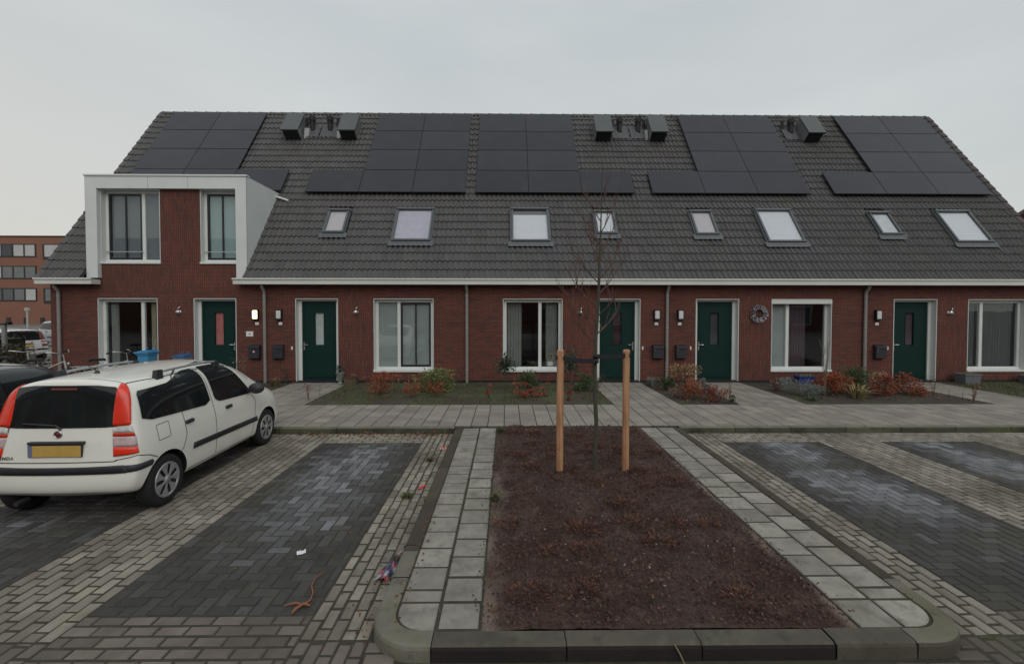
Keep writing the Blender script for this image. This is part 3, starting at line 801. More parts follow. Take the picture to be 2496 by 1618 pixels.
# house 1: the tall white-framed dormer
h1w, h1d = (-11.55, -9.87, .30, 2.39), (-8.86, -7.66, 0, 2.39)
u1, u2 = (-11.42, -9.76, 3.36, 5.46), (-8.64, -7.58, 3.36, 5.46)
H1 = house_shell(0, 'leftmost brick terraced house with the big white framed dormer above its door', [h1w, h1d, u1, u2],
                 [(-9.87, -8.86, 0, 2.39), (-9.76, -8.64, 3.1, 5.46), (-11.42, -7.58, 2.55, 3.36)], in_dormer)
window(H1, *h1w, mull=-10.40, fill=([('curtain', CURT, 0, .22, 0)], [('curtain', CURT_T, .18, .62, 0)]))
door(H1, h1d[0], h1d[1], 2.39, False, M('pink_backing', (.55, .19, .18), .8))
window(H1, *u1, mull=-10.33, sash=0, fill=([('roller_blind', BLIND_GREY, 0, 1, 0)], [('roller_blind', BLIND_GREY, 0, 1, 0)]), glass=GLASS_SKY, rail=1)
window(H1, *u2, mull=None, sash=0, fill=([('roller_blind', BLIND_BLUE, 0, 1, 0)],), glass=GLASS_SKY, rail=2)
d = MB()
d.box(DX0, -11.42, 12.88, 13.25, 2.96, DTOP - .34); d.box(-7.58, DX1, 12.88, 13.25, 2.95, DTOP - .34)
d.box(DX0, DX1, 12.88, 13.25, DTOP - .34, DTOP)
d.box(DX0 - .03, DX1 + .03, 12.85, 13.02, DTOP + .001, DTOP + .045)
sy = lambda z: EY + (z - EZ) / (RZ - EZ) * (RY - EY)
for xx in (DX0, DX1):
    xo = xx + (-.012 if xx < -10 else .012)
    d.face([(xo, 12.885, 2.97), (xo, sy(DTOP - .02) + .12, DTOP - .02), (xo, 12.885, DTOP - .001)])
d.face([(DX0, 13.25, DTOP - .002), (DX1, 13.25, DTOP - .002), (DX1, sy(DTOP) + .1, DTOP - .002), (DX0, sy(DTOP) + .1, DTOP - .002)])
d.build('dormer_frame', WHITE_PANEL, H1)
d = MB(); d.face([(DX0 + .02, 13.16, 3.0), (DX1 - .02, 13.16, 3.0), (DX1 - .02, 14.6, 3.0), (DX0 + .02, 14.6, 3.0)]); d.face([(DX0 + .02, 15.0, 2.7), (DX1 - .02, 15.0, 2.7), (DX1 - .02, 15.0, 5.7), (DX0 + .02, 15.0, 5.7)])
d.build('dormer_room', DARK, H1)
d = MB(); d.tube([(DX1 - .25, 14.55, 5.66), (DX1 + .08, 14.52, 5.60), (DX1 + .42, 14.46, 5.48)], .032, 10); d.build('overflow_pipe', WHITE, H1)
for a, z in ((-8.3, 1),):
    d = MB()
    for x in (-10.0, -8.9): d.box(x, x + .006, 12.876, 12.8795, DTOP - .335, DTOP - .003)
    d.build('panel_joint', ZINC, H1)
gutter(H1, -12.98, -11.43, True, True); gutter(H1, -7.56, -6.82, True)
downpipe(H1, -12.58); downpipe(H1, -6.84)
small_parts(H1, None, -9.27); number_plate(H1, -7.08)
m_ = MB(); m_.box(-7.39, -7.19, WY - .012, WY - .001, 1.31, 1.455); m_.box(-7.31, -7.27, WY - .0145, WY - .0125, 1.365, 1.40, 1); m_.build('notice_plate', [PLATEW, M('plate_symbol', (.10, .12, .2))], H1)
for r_ in range(3):
    for c_ in range(2): solar(H1, -12.27 + c_ * 1.70, SROWS[r_ + 1])
for c_ in range(3): solar(H1, -12.27 + c_ * 1.70, SROWS[0] + .06, hgt=1.03)
vent_unit(H1, -7.85); flue(H1, -7.0 - .02, -1)

# house 2
h2w, h2d = (-3.79, -2.08, .30, 2.39), (-6.0, -4.79, 0, 2.39)
H2 = house_shell(1, 'brick terraced house with lowered green blinds, second from the left', [h2w, h2d], [(-4.79, -3.79, 0, 2.93), (-3.79, -2.08, 0, .30)], in_sky((-5.46, -4.84, 1.66, 2.66), (-3.38, -2.25, 1.34, 2.72)))
window(H2, *h2w, mull=-3.10, sash=1, fill=([('roller_blind', BLIND_G, 0, 1, 0)], [('roller_blind', BLIND_G, 0, 1, 0)]))
door(H2, h2d[0], h2d[1], 2.39, True, M('frosted_backing', (.60, .65, .61), .8))
gutter(H2, -6.82, -1.11); downpipe(H2, -1.11 - .02)
small_parts(H2, -6.10, -4.28); number_plate(H2, -6.42)
skylight(H2, -5.46, -4.84, 1.66, 2.66, BLIND_P); skylight(H2, -3.38, -2.25, 1.34, 2.72, M('blind_lilac', (.52, .49, .56), .8))
for r_ in range(4):
    for c_ in range(2): solar(H2, -4.71 + c_ * 1.70, SROWS[r_])
solar(H2, -6.41, SROWS[0])
vent_unit(H2, -5.87); flue(H2, -6.38, 1); wedge(H2, -6.06); wedge(H1, -7.22)

# house 3
h3w, h3d = (-.11, 1.60, .30, 2.39), (2.58, 3.83, 0, 2.39)
H3 = house_shell(2, 'middle brick terraced house with long grey curtains, behind the young tree', [h3w, h3d], [(1.60, 2.58, 0, 2.93), (-.11, 1.60, 0, .30)], in_sky((.14, 1.28, 1.33, 2.74), (2.68, 3.30, 1.65, 2.64)))
w3 = window(H3, *h3w, mull=.96, fill=([('curtain', CURT, 0, .48, 0)], [('curtain', CURT, .28, .95, 0)]))
door(H3, h3d[0], h3d[1], 2.39, False, M('dark_red_backing', (.035, .008, .01), .8))
gutter(H3, -1.11, 4.60); downpipe(H3, 4.58)
small_parts(H3, 3.90, 2.10); number_plate(H3, 4.29)
skylight(H3, .14, 1.28, 1.33, 2.74, BLIND_W, .20); skylight(H3, 2.68, 3.30, 1.65, 2.64, BLIND_W)
for r_ in range(4):
    for c_ in range(2): solar(H3, -1.0 + c_ * 1.70, SROWS[r_])
solar(H3, 2.40, SROWS[0]); vent_unit(H3, 3.15); flue(H3, 4.10, -1); 
# house 4
h4w, h4d = (7.61, 9.36, .30, 2.39), (5.42, 6.67, 0, 2.39)
H4 = house_shell(3, 'brick terraced house with the wreath and a screen box over its window', [h4w, h4d], [(6.67, 7.61, 0, 2.93), (7.61, 9.36, 0, .30)], in_sky((5.67, 6.34, 1.63, 2.66), (7.74, 8.85, 1.33, 2.73)))
window(H4, *h4w, mull=8.16, cassette=True, fill=([('roller_blind', BLIND_G, 0, 1, 0)], [('curtain', M('curtain_plum', (.10, .065, .08), .9), .0, .55, 0)]))
door(H4, h4d[0], h4d[1], 2.39, True, M('grey_backing', (.055, .058, .062), .8))
gutter(H4, 4.60, 10.31); downpipe(H4, 10.29)
small_parts(H4, 5.28, None); number_plate(H4, 4.96)
skylight(H4, 5.67, 6.34, 1.63, 2.66, BLIND_P); skylight(H4, 7.74, 8.85, 1.33, 2.73, BLIND_W)
for r_ in range(4):
    for c_ in range(2): solar(H4, 6.37 + c_ * 1.70, SROWS[r_])
solar(H4, 4.67, SROWS[0]); vent_unit(H4, 5.10); flue(H4, 4.78, 1); wedge(H4, 4.98, .1)
# house 5
h5w, h5d = (13.32, 15.05, .30, 2.39), (11.15, 12.42, 0, 2.39)
H5 = house_shell(4, 'rightmost brick terraced house with uncurtained dark windows beside the gable end', [h5w, h5d], [(12.42, 13.32, 0, 2.93), (13.32, 15.05, 0, .30)], in_sky((11.27, 11.9, 1.65, 2.62), (13.40, 14.48, 1.34, 2.70)))
window(H5, *h5w, mull=13.86, sash=None, fill=([('curtain', M('reflection_cloth', (.115, .13, .122), .9), .0, 1, 0)], [('curtain', M('reflection_cloth_dim', (.10, .115, .108), .9), .12, 1, 0)]))  # cloth sheets carry the grey-green reflection of the bare panes in their colour
door(H5, h5d[0], h5d[1], 2.39, True, M('mauve_backing', (.085, .05, .06), .8))
gutter(H5, 10.31, 16.12, False, True); downpipe(H5, 15.9)
small_parts(H5, 10.99, 12.78); number_plate(H5, 10.67)
skylight(H5, 11.27, 11.9, 1.65, 2.62, M('blind_grey_green', (.62, .64, .64), .8)); skylight(H5, 13.40, 14.48, 1.34, 2.70, BLIND_W)
for r_ in range(4):
    for c_ in range(2): solar(H5, 12.24 + c_ * 1.70, SROWS[r_])
solar(H5, 10.54, SROWS[0]); vent_unit(H5, 10.66); flue(H5, 10.38, -1)
t = thing('gold_vase', 'small golden yellow vase on the sill behind the window with the screen box', 'vase', (8.62, 13.42, .62))
m_ = MB(); m_.lathe([(.001, 0), (.05, 0), (.075, .05), (.07, .10), (.03, .15), (.028, .19), (.04, .21), (.001, .205)], 20); m_.build('vase', M('vase_gold', (.60, .38, .06), .4), t, True)
m_ = MB(); m_.box(-.06, .06, -.06, .06, -.62, -.002); m_.build('plinth_stand', DARK, t, True)
t = thing('desk_chair', 'black high backed chair inside, between the curtains of the middle house', 'chair', (.74, 13.95, 0), None, rad(20))
m_ = MB(); m_.box(-.22, .22, .16, .22, .62, 1.30); m_.build('backrest', SASH, t, True, bevel=.03)
m_ = MB(); m_.box(-.24, .24, -.26, .20, .44, .52); m_.build('seat', SASH, t, True, bevel=.02)
m_ = MB(); m_.tube([(0, 0, .05), (0, 0, .44)], .03, 10); m_.build('column', CHROME, t, True)
for k in range(5):
    a = k * 1.2566; m_ = MB(); m_.tube([(.0, 0, .07), (.28 * math.cos(a), .28 * math.sin(a), .03)], [.02, .015], 6); m_.build('leg', SASH, t, True)
t = thing('woven_ring', 'pale woven ring ornament behind the right pane of the curtained window', 'ornament', (1.27, 13.29, .56))
m_ = MB(); m_.lathe([(.10 + .022 * math.cos(q), .022 * math.sin(q)) for q in [k * math.pi / 4 for k in range(9)]], 24, 'y', (0, 0, .12)); m_.build('ring', M('woven_straw', (.34, .27, .15), .8), t, True)
m_ = MB(); m_.box(-.08, .08, -.03, .03, -.125, -.002); m_.build('base', WHITE, t, True)

PANES = [M('pane_pale', (.42, .43, .42), .3, .1, 1), M('pane_grey', (.14, .155, .16), .25, .1, 1), M('pane_dark', (.035, .042, .05), .15, .1, 1), M('pane_slate', (.08, .095, .10), .2, .1, 1)]
# the row across the street: it is what the panes and the car's rear window mirror
OH = thing('facing_house_row', 'brick house row across the street, mirrored in the panes and the rear window', 'building', (0, -17, 0))
m_ = MB(); m_.box(-42, 42, -25, -17, -.2, 5.7); m_.build('wall', M('facing_brick', (.16, .075, .055), .85, .2, 3), OH)
m_ = MB(); m_.face([(-42.3, -16.6, 5.5), (42.3, -16.6, 5.5), (42.3, -21, 9.2), (-42.3, -21, 9.2)]); m_.face([(-42.3, -25.4, 5.5), (42.3, -25.4, 5.5), (42.3, -21, 9.2), (-42.3, -21, 9.2)])
for xx in (-42.2, 42.2): m_.face([(xx, -16.7, 5.5), (xx, -25.3, 5.5), (xx, -21, 9.1)])
m_.build('roof', M('facing_roof', (.07, .065, .065), .7, .1, 4), OH)
for k in range(14):
    for zz, hh in ((.5, 1.8), (3.3, 1.5)):
        m_ = MB(); x = -39 + k * 6; m_.box(x, x + 2.2, -17.02, -16.95, zz, zz + hh); w_ = m_.build('window', WHITE, OH)
        pm = MB(); pm.box(x + .1, x + 2.1, -16.948, -16.94, zz + .1, zz + hh - .1); pm.build('pane', PANES[k % 4], w_)

# things on the front walls
def wall_lamp(x, label, lit=False):
    t = thing('wall_lamp', label, 'wall lamp', (x, WY, 1.93), 'lamps beside the front doors')
    m_ = MB(); m_.box(-.085, .085, -.05, -.001, -.15, .15); m_.box(-.085, .085, -.10, -.05, .118, .15); m_.box(-.085, .085, -.10, -.05, -.15, -.118)
    for a in (-.085, .068): m_.box(a, a + .017, -.098, -.05, -.118, .118)
    m_.build('housing', LAMPBODY, t, True, bevel=.008)
    m_ = MB(); m_.box(-.066, .066, -.106, -.052, -.116, .116); m_.build('diffuser', LIT if lit else DIFF, t, True, bevel=.02)
wall_lamp(-7.10, 'lit wall lamp glowing warm beside the leftmost green door', True)
wall_lamp(-6.44, 'unlit wall lamp right of the downpipe, near the glowing lamp')
wall_lamp(4.29, 'unlit wall lamp to the right of the door behind the young tree')
wall_lamp(4.97, 'unlit wall lamp to the left of the door next to the wreath')
wall_lamp(10.67, 'unlit wall lamp beside the rightmost green door')
def mailbox(x, label, sticker=False):
    t = thing('mailbox', label, 'mailbox', (x, WY, .68), 'dark mailboxes on the front walls')
    m_ = MB(); pr = [(-.001, 0), (-.10, 0), (-.125, .02), (-.125, .33), (-.001, .36)]
    for a, b in zip(pr, pr[1:] + pr[:1]): m_.face([(-.145, a[0], a[1]), (.145, a[0], a[1]), (.145, b[0], b[1]), (-.145, b[0], b[1])])
    for s_ in (-.145, .145): m_.face([(s_, p[0], p[1]) for p in pr])
    m_.build('body', MAILBOX, t, True)
    m_ = MB(); m_.obox((-.155, -.145, .335), (.31, 0, 0), (0, .144, .045), (0, 0, .02)); m_.obox((-.155, -.147, .285), (.31, 0, 0), (0, .012, 0), (0, 0, .055)); m_.build('lid', MAILBOX, t, True, bevel=.006)
    m_ = MB(); m_.lathe([(.001, -.131), (.010, -.131), (.010, -.1255)], 10, 'y', (-.09, 0, .26)); m_.build('lock', CHROME, t, True)
    if sticker:
        m_ = MB(); m_.face([(-.035, -.1265, .185), (.035, -.1265, .185), (.012, -.1265, .24), (-.012, -.1265, .24)]); m_.build('sticker', M('sticker_pink', (.75, .45, .42)), t, True)
mailbox(-7.12, 'dark mailbox with a small pale sticker under the glowing lamp', True)
mailbox(-6.46, 'dark mailbox without sticker between the left downpipe and a door')
mailbox(4.32, 'dark mailbox right of the door behind the young tree')
mailbox(4.98, 'dark mailbox left of the door next to the wreath')
mailbox(10.72, 'dark mailbox left of the rightmost green door')
t = thing('door_wreath', 'round pale grey wreath hanging on the brick wall', 'wreath', (7.22, WY, 1.96))
m_ = MB()
for _ in range(520):
    a = R_.random() * 6.283; q = R_.random() * 6.283; rr = .165 + .055 * math.cos(q)
    m_.leaf((rr * math.cos(a), -.05 - .05 * math.sin(q), rr * math.sin(a)), R_.uniform(.03, .065), (math.cos(a) + J(.9), -.6 + J(.6), math.sin(a) + J(.9)), w=.55)
m_.build('wreath_leaves', leaf_mat('wreath_leaf', [(.10, .09, .10), (.30, .30, .33), (.55, .55, .60), (.62, .62, .66)]), t, True)
m_ = MB(); m_.lathe([(.15 + .03 * math.cos(q), -.045 + .03 * math.sin(q)) for q in [k * math.pi / 4 for k in range(9)]], 24, 'y'); m_.build('wreath_ring', M('wreath_twigs', (.06, .045, .035)), t, True)
m_ = MB()
for k in range(9):
    a = k * .7; m_.leaf((.03 * math.cos(a), -.05, -.03 + .03 * math.sin(a)), .05, (math.cos(a), -.5, math.sin(a)), r=R_.random(), w=.7)
m_.build('wreath_bow', leaf_mat('bow', [(.20, .08, .03), (.06, .03, .03), (.3, .14, .05)]), t, True)

# ------------------------------------------------------------------ far buildings
AB = thing('apartment_block', 'four storey orange brick apartment block far behind on the left', 'building', (-80, 62, 0))
ABR = M('apartment_brick', (.215, .098, .066), .85, .10, .35, dirt=[((.18, .085, .06), 2.5, .5, .8)])
m_ = MB(); m_.box(-105, -48, 62, 76, -.2, 11.55); m_.build('wall', ABR, AB)
m_ = MB(); m_.box(-105.1, -47.9, 61.9, 76.1, 11.56, 11.70); m_.build('roof_edge', PLINTH, AB)
for fl, zb in enumerate((8.85, 5.93, 2.95)):
    for xa, n in ((-70.6, 5), (-78.4, 4), (-86.5, 5), (-95, 5)):
        m_ = MB(); wd = 7.5 if n == 5 else 5.6
        m_.box(xa, xa + wd, 61.93, 62.05, zb, zb + 1.75)
        w_ = m_.build('window', SASH, AB)
        for k in range(n):
            pm = MB(); q = wd / n; pm.box(xa + k * q + .12, xa + (k + 1) * q - .12, 61.90, 61.925, zb + .14, zb + 1.60); pm.build('pane', PANES[[0, 0, 2, 0, 0][k] if fl == 0 else R_.choice([0, 1, 2, 3, 1])], w_)
    m_ = MB(); xa = -62.2; m_.box(xa, xa + 2.9, 61.93, 62.05, zb - .3, zb + 1.75); w_ = m_.build('window', SASH, AB)
    pm = MB(); pm.box(xa + .3, xa + 2.1, 61.90, 61.925, zb + .05, zb + 1.6); pm.build('pane', PANES[0 if fl == 0 else 1], w_)
    pm = MB(); pm.box(xa + 2.25, xa + 2.75, 61.90, 61.925, zb + .05, zb + 1.6); pm.build('pane', PANES[3], w_)
for xa in (-69.9, -67.2, -64.9, -62.7):
    m_ = MB(); m_.box(xa, xa + .55, 61.93, 62.05, -.1, .75); m_.build('cellar_window', SASH, AB)
NB = thing('gabled_house', 'red brick gabled house at the right edge behind the row', 'house', (27.2, 24.0, 0), None, rad(-50))
m_ = MB(); x0, x1, y0, y1 = 0, 8.6, 0, 9
m_.face([(x0, y0, 0), (x1, y0, 0), (x1, y0, 7.0), ((x0 + x1) / 2, y0, 10.3), (x0, y0, 7.0)]); m_.face([(x0, y0, 0), (x0, y1, 0), (x0, y1, 7.0), (x0, y0, 7.0)])
m_.face([(x1, y0, 0), (x1, y1, 0), (x1, y1, 7.0), (x1, y0, 7.0)]); m_.face([(x0, y1, 0), (x1, y1, 0), (x1, y1, 7), ((x0 + x1) / 2, y1, 10.3), (x0, y1, 7)]); m_.build('wall', brick_mat('gable_brick', False, 1, (1.1, 1, 1)), NB, True)
m_ = MB(); cx = (x0 + x1) / 2
m_.obox((x0 - .3, y0 - .25, 6.75), (cx - x0 + .3, 0, 3.6), (0, y1 - y0 + .5, 0), (0, 0, .2)); m_.obox((x1 + .3, y0 - .25, 6.75), (cx - x1 - .3, 0, 3.6), (0, y1 - y0 + .5, 0), (0, 0, .2)); m_.build('roof', TILE, NB, True)
for xa in (1.3, 4.7):
    m_ = MB(); m_.box(xa, xa + 1.6, y0 - .04, y0 + .1, 3.6, 5.2); w_ = m_.build('window', WHITE, NB, True); pm = MB(); pm.box(xa + .1, xa + 1.5, y0 - .06, y0 - .045, 3.7, 5.1); pm.build('pane', PANES[2], w_, True)

# ------------------------------------------------------------------ plants
STEM = M('plant_stem', (.075, .055, .038), .85, .2, 10)
L_ORANGE = leaf_mat('leaf_orange_red', [(.13, .038, .022), (.26, .062, .030), (.40, .105, .045), (.20, .055, .03), (.30, .14, .08)])
L_RED = leaf_mat('leaf_dark_red', [(.11, .036, .03), (.22, .050, .036), (.30, .08, .048), (.17, .085, .06)])
L_PINK = leaf_mat('leaf_pinkish', [(.20, .105, .09), (.28, .16, .13), (.17, .13, .105), (.26, .085, .06)])
L_GREEN = leaf_mat('leaf_green', [(.028, .048, .022), (.050, .082, .034), (.080, .12, .048), (.12, .15, .07)])
L_DARK = leaf_mat('leaf_dark_green', [(.020, .034, .022), (.036, .056, .036), (.055, .078, .048), (.15, .18, .14)])
L_YGREEN = leaf_mat('leaf_yellow_green', [(.065, .090, .03), (.12, .15, .05), (.18, .21, .08), (.24, .23, .09)])
L_GREY = leaf_mat('leaf_grey_green', [(.12, .13, .122), (.19, .205, .195), (.27, .285, .275), (.15, .165, .14)])
L_TAN = leaf_mat('leaf_tan', [(.19, .12, .065), (.31, .20, .105), (.42, .28, .16), (.24, .12, .065)])
L_STRAW = leaf_mat('leaf_straw', [(.22, .18, .08), (.32, .26, .12), (.14, .14, .06), (.36, .28, .14)])
def plant(name, label, x, y, r, h, n, ls, mat_, group=None, z=.0, clumps=9, low=.12, w=.45, stems=True, up=.3, cat='shrub', seed=None, sq=1.0):
    rg = random.Random(seed if seed is not None else hash((round(x * 100), round(y * 100))) % 9999)
    t = thing(name, label, cat, (x, y, z), group)
    cs = []
    for k in range(clumps):
        a = rg.random() * 6.283; q = math.sqrt(rg.random()) * r * .78
        cz = h * rg.uniform(low, .88) if clumps > 1 else h * .5
        lim = math.sqrt(max(.05, 1 - ((cz / h - .45) / .62) ** 2))
        cs.append(Vector((q * math.cos(a) * lim, q * math.sin(a) * lim * sq, cz)))
    f = MB(); n = int(n * 2.1); ls = ls * 1.12
    for _ in range(n):
        c = rg.choice(cs); s_ = r * .34
        p = c + Vector((rg.gauss(0, s_ * .6), rg.gauss(0, s_ * .6), rg.gauss(0, s_ * .5)))
        p.z = max(.015, min(p.z, h * 1.02))
        d = Vector((p.x, p.y, 0)) * (1.2 / max(r, .05)) + Vector((rg.uniform(-.8, .8), rg.uniform(-.8, .8), rg.uniform(-.5, .8) + up))
        f.leaf(p, ls * rg.uniform(.6, 1.3), d, w=w, rng=rg)
    f.build('foliage', mat_, t, True)
    if stems:
        m_ = MB()
        for c in cs:
            m_.tube([(c.x * .12, c.y * .12, -.01), (c.x * .5 + rg.uniform(-.02, .02), c.y * .5, c.z * .55), tuple(c), (c.x * 1.15, c.y * 1.15, min(h, c.z * 1.2))], [.006, .005, .004, .002], 5)
        m_.build('stem', STEM, t, True)
    return t
def grass_tuft(label, x, y, r, h, n, mat_, group=None, name='grass_tuft', spread=.7, wid=.01, seed=3, cat='grass tuft', z=0):
    rg = random.Random(seed); t = MB()
    for _ in range(n):
        a = rg.random() * 6.283; q = rg.random() * r * .35; hh = h * rg.uniform(.55, 1.1); l = spread * rg.random()
        b = Vector((q * math.cos(a), q * math.sin(a), 0)); dr = Vector((math.cos(a), math.sin(a), 0)); sd = Vector((-dr.y, dr.x, 0)) * wid * .5
        p1 = b + dr * l * r * .5 + Vector((0, 0, hh * .65)); p2 = b + dr * l * r * 1.3 + Vector((0, 0, hh * (1 - .35 * l)))
        rr = rg.random()
        t.face([b - sd, b + sd, p1 + sd * .8, p1 - sd * .8], 0, rr); t.face([p1 - sd * .8, p1 + sd * .8, p2], 0, rr)
    o = t.build(name, mat_); o.location = (x, y, z)
    return tag(o, label, cat, group)
def twigs(name, label, x, y, h, n, spread, rad_=.006, leafmat=None, nl=0, ls=.05, seed=1, cat='shrub', group=None, mat_=None, z=0):
    rg = random.Random(seed); t = thing(name, label, cat, (x, y, z), group); m_ = MB(); tips = []
    for k in range(n):
        a = rg.random() * 6.283; s_ = spread * rg.uniform(.4, 1); hh = h * rg.uniform(.7, 1)
        p = [(0, 0, -.02), (s_ * .25 * math.cos(a), s_ * .25 * math.sin(a), hh * .4), (s_ * .55 * math.cos(a + .2), s_ * .55 * math.sin(a + .2), hh * .75), (s_ * math.cos(a), s_ * math.sin(a), hh)]
        m_.tube(p, [rad_, rad_ * .8, rad_ * .55, rad_ * .3], 5); tips += p[1:]
        for q in range(2):
            b = Vector(p[1 + q]); m_.tube([b, b + Vector((rg.uniform(-1, 1) * spread * .5, rg.uniform(-1, 1) * spread * .5, h * .22))], [rad_ * .5, rad_ * .25], 4)
    m_.build('stem', mat_ or STEM, t, True)
    if leafmat:
        f = MB()
        for _ in range(nl):
            b = Vector(rg.choice(tips)); f.leaf(b + Vector((rg.uniform(-.04, .04), rg.uniform(-.04, .04), rg.uniform(-.06, .06))), ls * rg.uniform(.6, 1.2), (rg.uniform(-1, 1), rg.uniform(-1, 1), rg.uniform(-.6, .6)), w=.6, rng=rg)
        f.build('foliage', leafmat, t, True)
    return t
L_DRYG = leaf_mat('dry_grass', [(.10, .075, .035), (.16, .12, .06), (.21, .16, .08), (.09, .085, .04)])
grass_tuft('dry brown grass tuft in front of the downpipe, nearer the car mirror', -6.62, 11.9, .28, .26, 130, L_DRYG, 'dry grass tufts by the left downpipe', seed=1, wid=.014)
grass_tuft('dry brown grass tuft right of the downpipe, close to the brick wall', -6.25, 12.3, .26, .26, 120, L_DRYG, 'dry grass tufts by the left downpipe', seed=2, wid=.014)
twigs('twiggy_shrub', 'thin leggy grey green shrub standing before the leftmost mailbox', -7.12, 12.3, .85, 9, .30, .006, L_GREY, 90, .045, 4)
grass_tuft('dry brown grass at the foot of the leggy shrub by the car bonnet', -7.25, 11.75, .34, .28, 120, L_DRYG, seed=9, wid=.014)
twigs('wall_plant', 'dark slender plant stem against the wall under the second mailbox', -6.22, 12.85, .48, 4, .06, .008, L_DARK, 40, .05, 5, 'plant')
twigs('red_stem_plant', 'single bright red stem left of the second door frame', -5.88, 12.55, .24, 3, .03, .006, None, 0, .03, 6, 'plant', mat_=M('red_stem', (.30, .03, .02)))
twigs('rose_bush', 'bare rose bush with a few red leaves at the path corner near the car', -4.55, 10.45, .42, 3, .12, .005, L_RED, 16, .06, 7)
twigs('bare_sapling', 'bare thin twig right beside the rose bush at the lawn edge', -4.42, 10.75, .36, 2, .08, .004, None, 0, .03, 8, 'plant')
t = thing('flower_pot', 'grey footed pot holding a dark plant right of the second door', 'flower pot', (-4.62, 12.66, 0))
m_ = MB(); m_.lathe([(.001, .0), (.075, .0), (.08, .03), (.055, .05), (.06, .10), (.09, .22), (.115, .31), (.125, .33), (.11, .335), (.095, .29), (.001, .28)], 20); m_.build('pot', M('pot_grey', (.17, .18, .165), .6, .2, 9), t, True)
f = MB()
for _ in range(70): f.leaf((J(.07), J(.07), .30 + R_.random() * .20), R_.uniform(.05, .11), (J(.7), J(.7), 1), w=.3)
f.build('foliage', L_DARK, t, True)
t = thing('log_basket', 'brown woven basket with a dry flower on top beside the grey pot', 'basket', (-4.28, 12.55, 0))
m_ = MB(); m_.box(-.155, .155, -.11, .11, .0, .16)
for k in range(5): m_.box(-.158 + k * .068, -.115 + k * .068, -.116, -.1105, .005, .15, 0, .2)
for z in (.04, .11): m_.box(-.162, .162, -.122, -.1165, z, z + .022)
for k in range(4): m_.tube([(-.12 + k * .08, -.10, .19), (-.12 + k * .08, .10, .19)], .036, 10, 1)
m_.build('basket', [M('basket_wicker', (.105, .070, .042), .8, .3, 30), M('log_bark', (.07, .05, .035), .9, .3, 20)], t, True, bevel=.006)
f = MB()
for _ in range(60): f.leaf((.06 + J(.06), J(.06), .22 + R_.random() * .05), .05, (J(1), J(1), .6), w=.6)
f.build('dry_flower', leaf_mat('dry_flower_leaf', [(.14, .10, .07), (.28, .17, .12), (.32, .2, .15)]), t, True)
OR = 'orange red shrubs under the windows'
plant('berry_shrub', 'loose orange red shrub on the lawn left of the yellow green mound', -3.08, 11.1, .52, .50, 300, .055, L_ORANGE, OR, clumps=13, low=.1)
plant('mound_shrub', 'low yellow green mound under the window with green blinds', -1.85, 11.55, .64, .50, 620, .085, L_YGREEN, None, clumps=18, w=.28, sq=.6)
plant('berry_shrub', 'orange red shrub against the left front of the yellow green mound', -2.22, 10.72, .24, .40, 130, .05, L_ORANGE, OR, clumps=7)
plant('berry_shrub', 'orange red shrub against the right front of the yellow green mound', -1.68, 10.80, .22, .38, 110, .05, L_ORANGE, OR, clumps=6)
plant('berry_shrub', 'thin red shrub alone on the lawn, left of the left clipped standard bush', -.42, 10.75, .11, .32, 40, .045, L_ORANGE, OR, clumps=4)
plant('berry_shrub', 'orange red shrub under the curtained window beside the dark round bush, left one', .32, 10.66, .18, .40, 110, .05, L_ORANGE, OR, clumps=7)
plant('berry_shrub', 'orange red shrub directly before the dark round bush', .64, 10.72, .16, .40, 80, .05, L_ORANGE, OR, clumps=6)
plant('berry_shrub', 'slim orange red shrub just left of the left tree stake', .92, 10.90, .11, .33, 50, .045, L_ORANGE, OR, clumps=4)
plant('berry_shrub', 'slim red shrub seen just right of the left tree stake', 1.42, 10.42, .09, .40, 60, .045, L_ORANGE, OR, clumps=5)
def standard(label, x, y, h, cr, ch, seed):
    rg = random.Random(seed); t = thing('standard_bush', label, 'small tree', (x, y, 0), 'standard bushes beside the curtained window')
    m_ = MB(); m_.tube([(0, 0, -.02), (.01, .01, h * .3), (-.01, 0, h * .55), (0, 0, h * .85)], [.014, .012, .01, .005], 7)
    for _ in range(9):
        a = rg.random() * 6.283; m_.tube([(0, 0, h * rg.uniform(.42, .6)), (cr * .7 * math.cos(a), cr * .7 * math.sin(a), h * rg.uniform(.65, .95))], [.006, .003], 5)
    m_.build('stem', STEM, t, True)
    f = MB()
    for _ in range(900):
        a = rg.random() * 6.283; u = rg.uniform(-1, 1); q = rg.random() ** .5 * (.75 + .35 * math.sin(a * 2 + u * 3 + seed))
        p = (cr * q * math.sqrt(1 - u * u) * math.cos(a), cr * q * math.sqrt(1 - u * u) * math.sin(a), h - ch / 2 + ch * .5 * u * q)
        f.leaf(p, rg.uniform(.04, .075), (p[0] * 3 + rg.uniform(-.6, .6), p[1] * 3 + rg.uniform(-.6, .6), rg.uniform(-.3, 1)), w=.5, rng=rg)
    f.build('foliage', L_DARK, t, True)
standard('dark green standard bush at the left corner of the curtained window', -.04, 11.45, 1.02, .27, .68, 2)
standard('dark green standard bush right of the curtained window, behind the left stake', 1.66, 11.75, 1.12, .28, .78, 5)
plant('round_shrub', 'dark green round bush under the middle of the curtained window', .56, 11.85, .27, .48, 420, .05, L_GREEN, None, clumps=12)
plant('round_shrub', 'dark green bush with brown tips left of the path by the tree trunk', 1.96, 11.55, .27, .48, 360, .05, L_GREEN, None, clumps=12)
twigs('dry_perennial', 'brown dry twiggy perennial leaning over the path edge behind the tree trunk', 2.24, 11.25, .55, 22, .30, .004, L_TAN, 60, .03, 12, 'plant')
grass_tuft('grey lavender tuft under the mailbox right of the tree door', 3.95, 12.3, .26, .30, 150, L_GREY, seed=4, name='lavender', cat='lavender')
